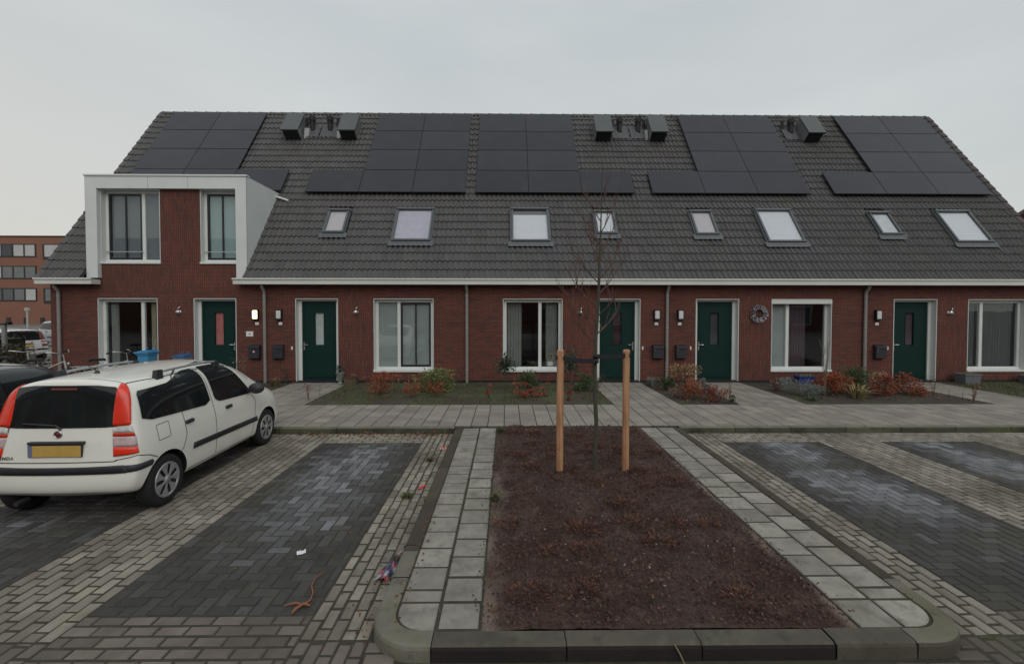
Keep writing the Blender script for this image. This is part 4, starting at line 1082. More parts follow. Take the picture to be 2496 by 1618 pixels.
plant('round_shrub', 'small dark green shrub below the downpipe between two mailboxes', 4.12, 11.75, .20, .38, 240, .05, L_GREEN, None, clumps=9)
t = plant('hydrangea', 'dry tan hydrangea with round flower heads left of the fourth door', 4.70, 12.0, .38, .60, 300, .06, L_TAN, None, clumps=14)
f = MB(); rg = random.Random(5)
for k in range(11):
    c = Vector((rg.uniform(-.34, .34), rg.uniform(-.25, .2), rg.uniform(.42, .62)))
    for _ in range(34):
        v = Vector((rg.gauss(0, 1), rg.gauss(0, 1), rg.gauss(0, .7))).normalized(); f.leaf(c + v * .05, .03, v + Vector((rg.uniform(-.6, .6), rg.uniform(-.6, .6), 0)), w=.8, rng=rg)
f.build('flower_head', leaf_mat('hydrangea_head', [(.16, .10, .06), (.26, .17, .10), (.34, .24, .15)]), t, True)
plant('heath_shrub', 'pinkish heath bush at the path edge right of the right stake', 4.05, 10.65, .22, .32, 260, .032, L_PINK, None, clumps=9)
plant('heath_shrub', 'rust red bush in the middle of the small corner bed by the fourth path', 4.36, 10.45, .25, .46, 320, .045, L_ORANGE, None, clumps=11)
plant('heath_shrub', 'dark red bush at the front right of the small corner bed', 4.78, 10.25, .24, .40, 330, .04, L_RED, None, clumps=11)
plant('sage_shrub', 'grey green bush behind the dark red bush in the corner bed', 4.98, 11.5, .26, .32, 230, .05, L_GREY, None, clumps=9)
plant('round_shrub', 'tiny green clump at the front corner beside the dark red bush', 5.02, 10.12, .09, .17, 70, .04, L_GREEN, None, clumps=4, stems=False)
twigs('bare_sapling', 'bare upright twig at the left edge of the fourth garden path', 5.13, 10.35, .62, 3, .08, .005, None, 0, .03, 21, 'plant')
twigs('bamboo_canes', 'tall bare yellowish stems in front of the window with the screen box', 7.50, 10.6, 1.5, 6, .20, .007, None, 0, .03, 15, 'plant', mat_=M('bare_cane', (.15, .11, .07), .7))
plant('lavender_mound', 'larger grey lavender mound at the left of the wide bed', 7.12, 11.1, .37, .37, 1000, .045, L_GREY, 'grey lavender mounds', clumps=18, w=.2, up=.6, stems=False, low=.25)
plant('lavender_mound', 'smaller grey lavender mound in front of the larger one', 7.24, 10.68, .27, .28, 700, .045, L_GREY, 'grey lavender mounds', clumps=13, w=.2, up=.6, stems=False, low=.25)
plant('heath_shrub', 'small salmon pink plant left of the lavender mounds', 6.92, 11.55, .14, .26, 110, .05, L_PINK, None, clumps=6)
plant('round_shrub', 'small bright green plant at the path edge before the lavender', 7.0, 10.35, .10, .10, 70, .045, L_GREEN, None, clumps=4, stems=False)
RD = 'red leaved shrubs in the wide bed'
plant('red_shrub', 'orange red shrub touching the right side of the lavender', 7.78, 11.0, .32, .50, 360, .06, L_ORANGE, RD, clumps=13)
plant('red_shrub', 'orange red shrub right behind the straw coloured strap leaves', 8.36, 11.1, .34, .52, 380, .06, L_ORANGE, RD, clumps=13)
plant('red_shrub', 'rusty red shrub right of the straw coloured strap leaves', 9.08, 10.85, .32, .50, 380, .055, L_RED, RD, clumps=13)
plant('red_shrub', 'orange and tan shrub in front of the rightmost green door', 9.85, 11.05, .38, .50, 420, .055, L_ORANGE, RD, clumps=15)
grass_tuft('straw coloured strap leaves drooping in the middle of the wide bed', 8.30, 10.62, .42, .40, 60, L_STRAW, name='strap_leaf_plant', seed=6, wid=.035, spread=1.1, cat='plant')
plant('hydrangea', 'dry tan flower heads between the red shrubs near the last path', 9.55, 11.35, .30, .50, 160, .06, L_TAN, None, clumps=10)
plant('evergreen_shrub', 'round dark evergreen bush under the downpipe behind the red shrubs', 9.42, 12.05, .44, .64, 900, .05, L_GREEN, None, clumps=20, w=.35)
twigs('rose_bush', 'leggy rose bush with reddish leaves left of the last path', 10.42, 10.95, .55, 4, .16, .005, L_RED, 24, .05, 22)
for k, (x, y, h, lb) in enumerate([(10.58, 10.72, .27, 'thin dark stick in the soil, left of the pair before the last path'), (10.46, 10.28, .30, 'thin dark stick in the soil, right of the pair before the last path')]):
    twigs('plant_stick', lb, x, y, h, 1, .01, .006, None, 0, .03, 30 + k, 'plant stick', 'sticks at the edge of the last path')
twigs('rose_bush', 'small rose bush with red leaves at the very front right of the wide bed', 10.45, 10.03, .50, 4, .14, .006, L_RED, 34, .055, 23)
def planter(label, x, y, w, h, d, mat_, name='planter', n=0, lm=None):
    t = thing(name, label, 'planter', (x, y, 0)); m_ = MB()
    a = w / 2; k = .88
    lo = [(-a * k, -d / 2 * k), (a * k, -d / 2 * k), (a * k, d / 2 * k), (-a * k, d / 2 * k)]; hi = [(-a, -d / 2), (a, -d / 2), (a, d / 2), (-a, d / 2)]
    for q in range(4):
        q2 = (q + 1) % 4; m_.face([(*lo[q], 0), (*lo[q2], 0), (*hi[q2], h), (*hi[q], h)])
    frame_rect2 = [(-a - .012, a + .012, -d / 2 - .012, -d / 2 + .02), (-a - .012, a + .012, d / 2 - .02, d / 2 + .012), (-a - .012, -a + .02, -d / 2 + .0201, d / 2 - .0201), (a - .02, a + .012, -d / 2 + .0201, d / 2 - .0201)]
    for b_ in frame_rect2: m_.box(*b_, h - .03, h + .01)
    m_.build('pot', mat_, t, True, bevel=.005)
    m_ = MB(); m_.face([(-a + .01, -d / 2 + .01, h - .04), (a - .01, -d / 2 + .01, h - .04), (a - .01, d / 2 - .01, h - .04), (-a + .01, d / 2 - .01, h - .04)]); m_.build('soil', GSOIL, t, True)
    if n:
        f = MB()
        for _ in range(n): f.leaf((J(a * .8), J(d * .35), h - .03 + R_.random() * .04), .07, (J(.8), J(.8), 1), w=.4)
        f.build('foliage', lm, t, True)
planter('blue trough with a small plant under the window with the screen box', 8.42, 12.75, .42, .21, .26, M('blue_pot', (.018, .035, .17), .4, .1), 'blue_trough', 40, L_YGREEN)
planter('grey square planter on the turf left of the last window', 13.03, 12.68, .46, .28, .34, M('grey_planter', (.13, .14, .15), .6, .1), 'planter', 30, L_TAN)
planter('small grey planter at the right picture edge under the last window', 14.86, 12.72, .36, .22, .3, M('grey_planter_b', (.11, .12, .13), .6, .1))

# ------------------------------------------------------------------ young tree with stakes
BARKM = M('young_bark', (.060, .055, .040), .85, .3, 9, bmp=.5, bs=50, dirt=[((.050, .065, .022), 3, .48, .7)])
TWIG = M('twig_bark', (.110, .060, .044), .8, .2, 9)
tr = thing('young_tree', 'slender leafless young tree tied between two wooden stakes', 'tree', (1.175, 5.95, 0))
rg = random.Random(8)
tk = [(.0, 0, -.03), (-.012, .0, .25), (.010, 0, .55), (-.012, 0, .95), (-.018, 0, 1.3), (-.005, 0, 1.75), (.02, 0, 2.1), (.035, 0, 2.6), (.05, 0, 3.1), (.06, .01, 3.5), (.065, 0, 3.98)]
tr_r = [.038, .030, .028, .027, .030, .025, .021, .017, .011, .007, .003]
m_ = MB(); m_.tube(tk, tr_r, 10); m_.build('trunk', BARKM, tr, True)
m_ = MB()
def tk_at(z):
    for a, b in zip(tk, tk[1:]):
        if a[2] <= z <= b[2]:
            u = (z - a[2]) / (b[2] - a[2]); return Vector(a).lerp(Vector(b), u)
def branch(p, d, L, r, dep):
    pts = [p]; d = d.normalized(); n = 5
    for k in range(n):
        d = (d + Vector((rg.uniform(-.16, .16), rg.uniform(-.16, .16), .10 + rg.uniform(-.05, .12)))).normalized()
        pts.append(pts[-1] + d * L / n)
    m_.tube(pts, [r * (1 - .78 * k / n) for k in range(n + 1)], 5, caps=False)
    if dep > 0:
        for k in range(1, n):
            for _ in range(2 if dep > 1 else 1):
                if rg.random() < .80:
                    a = Vector((rg.uniform(-1, 1), rg.uniform(-1, 1), rg.uniform(.2, 1.1)))
                    branch(pts[k], d * .75 + a * .75, L * rg.uniform(.30, .58), r * .58, dep - 1)
limbs = [(1.70, -2.5, .66, .50), (1.78, .5, .60, .55), (1.88, 2.6, .72, .5), (2.02, -1.0, .50, .6), (2.15, 3.6, .66, .5), (2.3, .2, .56, .75), (2.45, 3.0, .62, 1.0), (2.50, -.4, .58, .95), (2.6, 1.6, .5, 1.1), (2.72, 3.6, .62, 1.3), (2.8, .3, .60, 1.3), (2.95, 2.2, .5, 1.5), (3.1, -.6, .5, 1.4), (3.25, 3.1, .45, 1.6), (3.45, .6, .35, 1.8)]
for z, a, L, up in limbs:
    branch(tk_at(z), Vector((math.cos(a), math.sin(a) * .8, up)), L, .0125 * (1.25 - z / 5), 2)
m_.build('branches', TWIG, tr, True)
m, nt, b = nt_new('stake_wood')
tcn = N(nt, 'ShaderNodeTexCoord'); mpn = N(nt, 'ShaderNodeMapping'); mpn.inputs['Scale'].default_value = (30, 30, 1.6); nt.links.new(tcn.outputs['Object'], mpn.inputs[0])
gr = noise(nt, 1.0, 5, mpn.outputs[0], .65)
c = ramp(nt, gr, [(.28, (.25, .115, .060)), (.5, (.46, .235, .125)), (.72, (.56, .34, .20))])
kn = ramp(nt, noise(nt, 5.5, 2), [(.70, (0, 0, 0)), (.76, (1, 1, 1))]); c = mixrgb(nt, c, (.12, .055, .028), kn)
ck = ramp(nt, noise(nt, 2.2, 3), [(.35, (.78, .76, .74)), (.65, (1.08, 1.08, 1.08))]); c = mixrgb(nt, c, ck, 1, 'MULTIPLY')
nt.links.new(c, b.inputs['Base Color']); b.inputs['Roughness'].default_value = .8; bump(nt, b, gr, .5, .006)
WOOD = m
RUB = M('rubber_strap', (.010, .010, .014), .6)
def stake(x, y, h, label, tilt):
    t = thing('tree_stake', label, 'stake', (x, y, 0), 'stakes of the young tree')
    m_ = MB(); m_.tube([(0, 0, -.10), (tilt * .5, 0, h * .5), (tilt, 0, h - .012)], [.045, .045, .045], 20); m_.lathe([(.045, -.001), (.036, .014), (.001, .016)], 20, 'z', (tilt, 0, h - .012)); m_.build('post', WOOD, t, True)
    m_ = MB()
    for _ in range(60):
        a = R_.random() * 6.28; m_.leaf((.06 * math.cos(a) + J(.03), .06 * math.sin(a) + J(.03), .005), R_.uniform(.02, .05), (J(1), J(1), .2), r=R_.random() * .5)
    m_.build('base_soil', BARK, t, True)
stake(.69, 5.88, 1.585, 'left wooden stake of the young tree, in front of the curtained window edge', .006)
stake(1.555, 5.90, 1.585, 'right wooden stake of the young tree, in front of the green door', .004)
def strap(label, xs, z0, xt, z1, y):
    m_ = MB()
    n = 14; w = .027
    for side in (-1, 1):
        pts = []
        for k in range(n + 1):
            u = k / n; pts.append((xs + (xt - xs) * u, y + side * (.05 - .018 * u), z0 + (z1 - z0) * u - .03 * math.sin(math.pi * u) * (.4 if side < 0 else .8)))
        m_.grid([[(p[0], p[1], p[2] - w) for p in pts], [(p[0], p[1], p[2] + w) for p in pts]])
        m_.grid([[(p[0], p[1] + .004, p[2] - w) for p in pts], [(p[0], p[1] + .004, p[2] + w) for p in pts]])
    sg = -1 if xt > xs else 1
    for cx, rr, z in ((xs, .050, z0), (xt, .034, z1)):
        m_.lathe([(rr, -w), (rr + .004, -w), (rr + .004, w), (rr, w), (rr, -w)], 18, 'z', (cx, y, z))
    o = m_.build('tree_tie', RUB); tag(o, label, 'tree tie', 'rubber ties of the young tree')
strap('sagging black rubber tie from the left stake to the trunk', .694, 1.485, 1.16, 1.44, 5.895)
strap('taut black rubber tie from the right stake to the trunk', 1.558, 1.515, 1.162, 1.50, 5.91)

# low dry ground cover plants in the bed: one mesh, many instances told apart by place
L_HEATH = leaf_mat('dry_heath', [(.050, .026, .022), (.085, .036, .026), (.13, .048, .030), (.17, .072, .044), (.07, .055, .045)])
def heath(seed):
    rg = random.Random(seed); m_ = MB()
    for _ in range(190):
        a = rg.random() * 6.283; q = rg.random() ** .7 * .135; z = rg.random() * .06 * (1 - q * 4)
        m_.leaf((q * math.cos(a), q * math.sin(a), z), rg.uniform(.022, .06), (math.cos(a) + rg.uniform(-.8, .8), math.sin(a) + rg.uniform(-.8, .8), rg.uniform(.2, 1.0)), w=.22, rng=rg)
    return m_
src = None
protos = []
for k in range(4):
    o = heath(k + 40).build('dry_groundcover_plant', L_HEATH); protos.append(o)
k = 0; rg = random.Random(77)
for j in range(9):
    for i in range(5):
        x = .10 + i * .50 + (j % 2) * .2 + rg.uniform(-.13, .13); y = 3.35 + j * .53 + rg.uniform(-.15, .15)
        if x > 2.25 or rg.random() < .15: continue
        o = protos[k] if k < 4 else protos[k % 4].copy()
        if k >= 4: C.objects.link(o)
        s_ = rg.uniform(.7, 1.25); o.location = (x, y, .012); o.rotation_euler.z = rg.random() * 6; o.scale = (s_, s_, s_ * .9)
        tag(o, 'low dry reddish brown groundcover plant in the soil of the bed', 'groundcover', 'dry groundcover plants in the bed'); k += 1
grass_tuft('bright green weed tuft at the soil edge right of the pale strip, nearest the tree', -.12, 5.0, .09, .09, 60, LGRASS, 'weed tufts', 'weed_tuft', seed=12, wid=.012, cat='weed')
grass_tuft('green weed tuft at the far corner of the bed by the pavement', -.10, 7.75, .14, .10, 70, LGRASS, 'weed tufts', 'weed_tuft', seed=13, wid=.012, cat='weed')
grass_tuft('weed tuft in the paver joints beside the dark kerb, near the red wrapper', -1.16, 5.30, .14, .07, 70, LGRASS, 'weed tufts', 'weed_tuft', seed=14, wid=.012, cat='weed', z=LOT)
grass_tuft('weed tuft in the paver joints beside the upper end of the dark kerb', -1.12, 6.6, .12, .06, 60, LGRASS, 'weed tufts', 'weed_tuft', seed=15, wid=.012, cat='weed', z=LOT)
grass_tuft('weed tuft growing against the kerb beside the crumpled packet', -.95, 3.95, .08, .06, 50, LGRASS, 'weed tufts', 'weed_tuft', seed=16, wid=.012, cat='weed', z=LOT)

# litter
def crumple(name, label, x, y, L, W, H, mats, rz, seed, cat='litter'):
    rg = random.Random(seed); m_ = MB(); nx, ny = 9, 5; rows = []
    for j in range(ny + 1):
        v = j / ny - .5
        rows.append([((i / nx - .5) * L + rg.uniform(-1, 1) * L * .03, v * W * (1 - .5 * abs(i / nx - .3)) + rg.uniform(-1, 1) * W * .06, H * (1 - (2 * v) ** 2) * rg.uniform(.3, 1) + .004) for i in range(nx + 1)])
    for j in range(ny):
        for i in range(nx): m_.face([rows[j][i], rows[j][i + 1], rows[j + 1][i + 1], rows[j + 1][i]], rg.randrange(len(mats)), rg.random())
    o = m_.build(name, mats); o.location = (x, y, LOT + .004); o.rotation_euler.z = rz
    tag(o, label, cat)
crumple('paper_scrap', 'small white paper scrap on the dark paver bay', -1.86, 4.10, .075, .045, .03, [M('paper_white', (.75, .75, .78))], .5, 1)
crumple('red_wrapper', 'bright red wrapper on the pavers beside the dark kerb', -1.05, 5.60, .13, .05, .02, [M('wrapper_red', (.55, .045, .04), .5)], 1.1, 2)
crumple('red_cap_litter', 'small red scrap at the far end of the dark kerb', -1.0, 7.15, .12, .10, .03, [M('scrap_red', (.42, .07, .04), .5), M('scrap_pale', (.5, .3, .25))], .3, 3)
crumple('crumpled_packet', 'crumpled blue, white and red packet against the kerb', -.985, 3.87, .42, .12, .05, [M('pkt_blue', (.07, .08, .16), .4), M('pkt_white', (.32, .32, .36), .4), M('pkt_red', (.34, .08, .09), .4), M('pkt_dark', (.03, .04, .07), .4)], 1.35, 4)
m_ = MB()
m_.tube([(-1.53, 3.80, LOT + .012), (-1.565, 3.70, LOT + .018), (-1.555, 3.60, LOT + .012), (-1.50, 3.50, LOT + .02), (-1.49, 3.42, LOT + .012), (-1.52, 3.36, LOT + .015)], [.003, .005, .006, .006, .007, .006], 7)
m_.tube([(-1.52, 3.37, LOT + .014), (-1.58, 3.38, LOT + .02), (-1.66, 3.36, LOT + .012)], [.006, .008, .003], 7); m_.tube([(-1.52, 3.38, LOT + .014), (-1.55, 3.31, LOT + .02), (-1.56, 3.27, LOT + .012)], [.008, .011, .006], 7); m_.tube([(-1.52, 3.38, LOT + .014), (-1.46, 3.35, LOT + .02)], [.012, .006], 7)
o = m_.build('dry_root_twig', M('root_orange', (.26, .10, .048), .7, .2, 20)); tag(o, 'orange brown dry twig curling on the pavers near the kerb corner', 'twig')
m_ = MB(); m_.tube([(1.06, 2.815, .01), (1.09, 2.80, -.04), (1.115, 2.785, -.095)], [.004, .005, .005], 6); o = m_.build('straw_stick', M('straw', (.22, .18, .10), .7)); tag(o, 'pale straw stick leaning over the dark front kerb', 'stick')

# ------------------------------------------------------------------ cars
def car_mats(tag_, col, rough=.3):
    return M('car_paint_' + tag_, col, rough, .04, 1.5, coat=.8, spec=.45, dirt=[(mul(col, .62), 1.6, .56, 1.0), (mul(col, .45), 22, .80, .97)])
CARGLASS = M('car_glass', (.012, .015, .016), .07, .3, 2.5, spec=.55)
CARDARK = M('car_underbody', (.008, .008, .009), .8)
TRIM = M('car_trim_plastic', (.030, .031, .036), .55, .1, 10)
TYRE = M('tyre_rubber', (.012, .012, .013), .8, .2, 20)
HUB = M('hubcap_silver', (.42, .43, .44), .35, .1, 6, metal=.6)
LRED = M('lens_red', (.72, .030, .008), .3, .12, 9, coat=.25, dirt=[((.80, .07, .015), 30, .55, .8)])
LDIM = M('lens_red_dim', (.16, .035, .03), .4)
LCLR = M('lens_clear', (.52, .40, .40), .2, .25, 22, coat=.8)
LWHT = M('lens_white', (.60, .58, .57), .2, .2, 24, coat=.8)
YPLATE = M('plate_yellow', (.54, .34, .085), .5, .10, 9); BPLATE = M('plate_blue', (.15, .17, .28), .5)
GAP = M('panel_gap', (.018, .018, .017), .8)

def car_body(st, cap_y, arches, mats, wheel_r, parent, nose_y=0):
    """st: list of (y, [(half width, z) x 10 rows]); rows from underside centre to roof centre. cap_y: y offset per row at the rear."""
    vs, fs = [], []; n = 10; idx = []
    for k, (y, rows) in enumerate(st):
        R, Lf = [], []
        for i, (hw, z) in enumerate(rows):
            yy = y + (cap_y[i] if k == 0 else (cap_y[i] * .96 if k == 1 else (cap_y[i] * .55 if k == 2 else 0)))
            if k == len(st) - 1: yy += nose_y * (0 if i in (0, 9) else (hw / .8) ** 4 * -1)
            if i in (0, n - 1): vs.append((0, yy, z)); R.append(len(vs) - 1); Lf.append(len(vs) - 1)
            else:
                vs.append((hw, yy, z)); R.append(len(vs) - 1); vs.append((-hw, yy, z)); Lf.append(len(vs) - 1)
        idx.append((R, Lf))
    for (R0, L0), (R1, L1) in zip(idx, idx[1:]):
        for i in range(n - 1):
            fs.append((R0[i], R1[i], R1[i + 1], R0[i + 1])); fs.append((L0[i + 1], L1[i + 1], L1[i], L0[i]))
    for end, fl in ((0, 1), (len(st) - 1, -1)):
        R, Lf = idx[end]; cen = [R[0]]
        for i in range(1, n - 1):
            a, b = Vector(vs[R[i]]), Vector(vs[Lf[i]]); c = (a + b) / 2; c.y += -.045 * fl
            vs.append(tuple(c)); cen.append(len(vs) - 1)
        cen.append(R[-1])
        for i in range(n - 1):
            for A, B in ((R, 1), (Lf, -1)):
                q = [A[i], A[i + 1], cen[i + 1], cen[i]]; q = list(dict.fromkeys(q))
                if B * fl < 0: q = q[::-1]
                fs.append(tuple(q))
    me = bpy.data.meshes.new('cage'); me.from_pydata(vs, [], fs)
    bm = bmesh.new(); bm.from_mesh(me); bmesh.ops.recalc_face_normals(bm, faces=bm.faces); bm.to_mesh(me); bm.free()
    for m in mats: me.materials.append(m)
    ob = bpy.data.objects.new('body', me); C.objects.link(ob)
    sb = ob.modifiers.new('s', 'SUBSURF'); sb.levels = 3; sb.render_levels = 3
    cut = []
    for (y, z, r_) in arches:
        for sx in (-1, 1):
            b = bmesh.new(); bmesh.ops.create_cone(b, cap_ends=True, segments=48, radius1=r_, radius2=r_, depth=.42, matrix=Matrix.Translation((sx * .79, y, z)) @ Matrix.Rotation(rad(90), 4, 'Y'))
            cm = bpy.data.meshes.new('c'); b.to_mesh(cm); b.free(); cm.materials.append(mats[1])
            co = bpy.data.objects.new('c', cm); C.objects.link(co); cut.append(co)
            bo = ob.modifiers.new('b', 'BOOLEAN'); bo.operation = 'DIFFERENCE'; bo.object = co; bo.solver = 'EXACT'; bo.material_mode = 'TRANSFER'
    dg = bpy.context.evaluated_depsgraph_get(); dg.update()
    # smooth shell without the arches, for laying panes and lamps on
    for md in ob.modifiers:
        if md.type == 'BOOLEAN': md.show_viewport = False
    dg = bpy.context.evaluated_depsgraph_get(); dg.update()
    shell = bpy.data.meshes.new_from_object(ob.evaluated_get(dg)); bm = bmesh.new(); bm.from_mesh(shell); bvh = BVHTree.FromBMesh(bm); bm.free()
    for md in ob.modifiers: md.show_viewport = True
    dg = bpy.context.evaluated_depsgraph_get(); dg.update()
    fin = bpy.data.meshes.new_from_object(ob.evaluated_get(dg))
    ob.modifiers.clear(); ob.data = fin
    fin.polygons.foreach_set('use_smooth', [True] * len(fin.polygons))
    bm = bmesh.new(); bm.from_mesh(fin)
    for e in bm.edges:
        if len(e.link_faces) == 2 and e.calc_face_angle(0) > rad(32): e.smooth = False
    bm.to_mesh(fin); bm.free()
    for co in cut: bpy.data.objects.remove(co)
    ob.parent = parent
    return ob, bvh
def chaikin(p, it=2, keep=()):
    for _ in range(it):
        q = []
        for a, b in zip(p, p[1:] + p[:1]):
            q += [(a[0] * .90 + b[0] * .10, a[1] * .90 + b[1] * .10), (a[0] * .10 + b[0] * .90, a[1] * .10 + b[1] * .90)]
        p = q
    return p
def patch(name, poly, bvh, view, mat_, parent, off=.004, grid=.035, smooth=1, thick=0):
    """lay a thin shaped skin on the body: poly in the (u, v) plane seen along the view direction"""
    u, v, d = view
    u, v, d = Vector(u), Vector(v), Vector(d)
    if smooth: poly = chaikin(list(poly), smooth)
    bm = bmesh.new(); bm.faces.new([bm.verts.new((p[0], p[1], 0)) for p in poly])
    for ax in (0, 1):
        lo, hi = min(p[ax] for p in poly), max(p[ax] for p in poly); q = lo + grid
        while q < hi:
            co = [0, 0, 0]; no = [0, 0, 0]; co[ax] = q; no[ax] = 1
            bmesh.ops.bisect_plane(bm, geom=bm.verts[:] + bm.edges[:] + bm.faces[:], plane_co=co, plane_no=no); q += grid
    bmesh.ops.triangulate(bm, faces=[f for f in bm.faces if len(f.verts) > 4])
    bad = []
    for w in bm.verts:
        o = u * w.co.x + v * w.co.y - d * 4
        h, nrm, _, _ = bvh.ray_cast(o, d)
        if h is None: bad.append(w); continue
        if nrm.dot(d) > 0: nrm = -nrm
        w.co = h + nrm * off
    if bad: bmesh.ops.delete(bm, geom=bad, context='VERTS')
    for f in bm.faces:
        f.normal_update()
        if f.normal.dot(d) > 0: f.normal_flip()
        f.smooth = True
    if thick:
        be = [e for e in bm.edges if len(e.link_faces) == 1]
        r = bmesh.ops.extrude_edge_only(bm, edges=be)
        for w in [x for x in r['geom'] if isinstance(x, bmesh.types.BMVert)]: w.co += d * thick
    me = bpy.data.meshes.new(name); bm.to_mesh(me); bm.free(); me.materials.append(mat_)
    o = bpy.data.objects.new(name, me); C.objects.link(o); o.parent = parent
    return o
VR = ((0, 1, 0), (0, 0, 1), (-1, 0, 0))      # right side, seen towards -x : (y, z)
VL = ((0, 1, 0), (0, 0, 1), (1, 0, 0))
VB = ((1, 0, 0), (0, 0, 1), (0, 1, 0))       # rear, seen towards +y : (x, z)
VF = ((1, 0, 0), (0, 0, 1), (0, -1, 0))
VT = ((1, 0, 0), (0, 1, 0), (0, 0, -1))
s2 = math.sqrt(.5)
VBR = ((s2, s2, 0), (0, 0, 1), (-s2, s2, 0)); VBL = ((-s2, s2, 0), (0, 0, 1), (s2, s2, 0))
def ribbon(pts, w):
    """polygon outline of a thin line"""
    L_, R2 = [], []
    for k, p in enumerate(pts):
        a = Vector(pts[max(k - 1, 0)]); b = Vector(pts[min(k + 1, len(pts) - 1)]); t = (b - a).normalized(); n_ = Vector((-t.y, t.x)) * w / 2
        L_.append((p[0] + n_.x, p[1] + n_.y)); R2.append((p[0] - n_.x, p[1] - n_.y))
    return L_ + R2[::-1]
def line_patch(mb_pts, bvh, view, w, off=.0025):
    u, v, d = map(Vector, view); out = []
    dense = []
    for a, b in zip(mb_pts, mb_pts[1:]):
        n_ = max(1, int(math.dist(a, b) / .03))
        for k in range(n_): dense.append((a[0] + (b[0] - a[0]) * k / n_, a[1] + (b[1] - a[1]) * k / n_))
    dense.append(mb_pts[-1])
    rows = []
    for k, p in enumerate(dense):
        a = Vector(dense[max(k - 1, 0)]); b = Vector(dense[min(k + 1, len(dense) - 1)]); t = (b - a).normalized(); n_ = Vector((-t.y, t.x)) * w / 2
        row = []
        for s_ in (-1, 1):
            h, nr, _, _ = bvh.ray_cast(u * (p[0] + n_.x * s_) + v * (p[1] + n_.y * s_) - d * 4, d)
            if h is None: row = None; break
            if nr.dot(d) > 0: nr = -nr
            row.append(tuple(h + nr * off))
        if row: rows.append(row)
        else:
            if len(rows) > 1: out.append(rows)
            rows = []
    if len(rows) > 1: out.append(rows)
    return out
def wheel(parent, x, y, r, w, side, spokes=7):
    t = MB(); pr = [(r * .62, -w / 2 + .01), (r * .80, -w / 2), (r * .95, -w / 2 + .012), (r, -w / 2 + .035), (r, w / 2 - .035), (r * .95, w / 2 - .012), (r * .80, w / 2), (r * .62, w / 2 - .01)]
    t.lathe(pr, 40, 'x'); o = t.build('wheel', TYRE, parent, True); o.location = (x, y, r)
    h = MB(); f = w / 2 * side
    h.lathe([(r * .68, f * .93), (r * .665, f * 1.02), (r * .62, f * .98), (r * .58, f * .80), (r * .30, f * .72), (.001, f * .72)], 40, 'x', m=1)
    h.lathe([(r * .68, f * .93), (r * .668, f * 1.03), (r * .61, f * .99), (r * .585, f * .88)], 40, 'x')
    for k in range(spokes):
        a = 2 * math.pi * k / spokes; da = .24
        rows = []
        for q, aw, fx in ((.14, .95, 1.02), (.30, 1.0, .98), (.48, 1.25, .97), (.61, 1.5, .98)):
            rows.append([(f * (fx - (.06 if abs(s_) > .9 else 0)), r * q * math.cos(a + da * aw * s_ * (.30 / q if q < .3 else 1)), r * q * math.sin(a + da * aw * s_ * (.30 / q if q < .3 else 1))) for s_ in (-1, -.5, 0, .5, 1)])
        h.grid(rows)
    h.lathe([(r * .17, f * .95), (r * .16, f * 1.05), (.001, f * 1.07)], 20, 'x')
    h.build('rim', [HUB, TYRE], o, True)
    return o

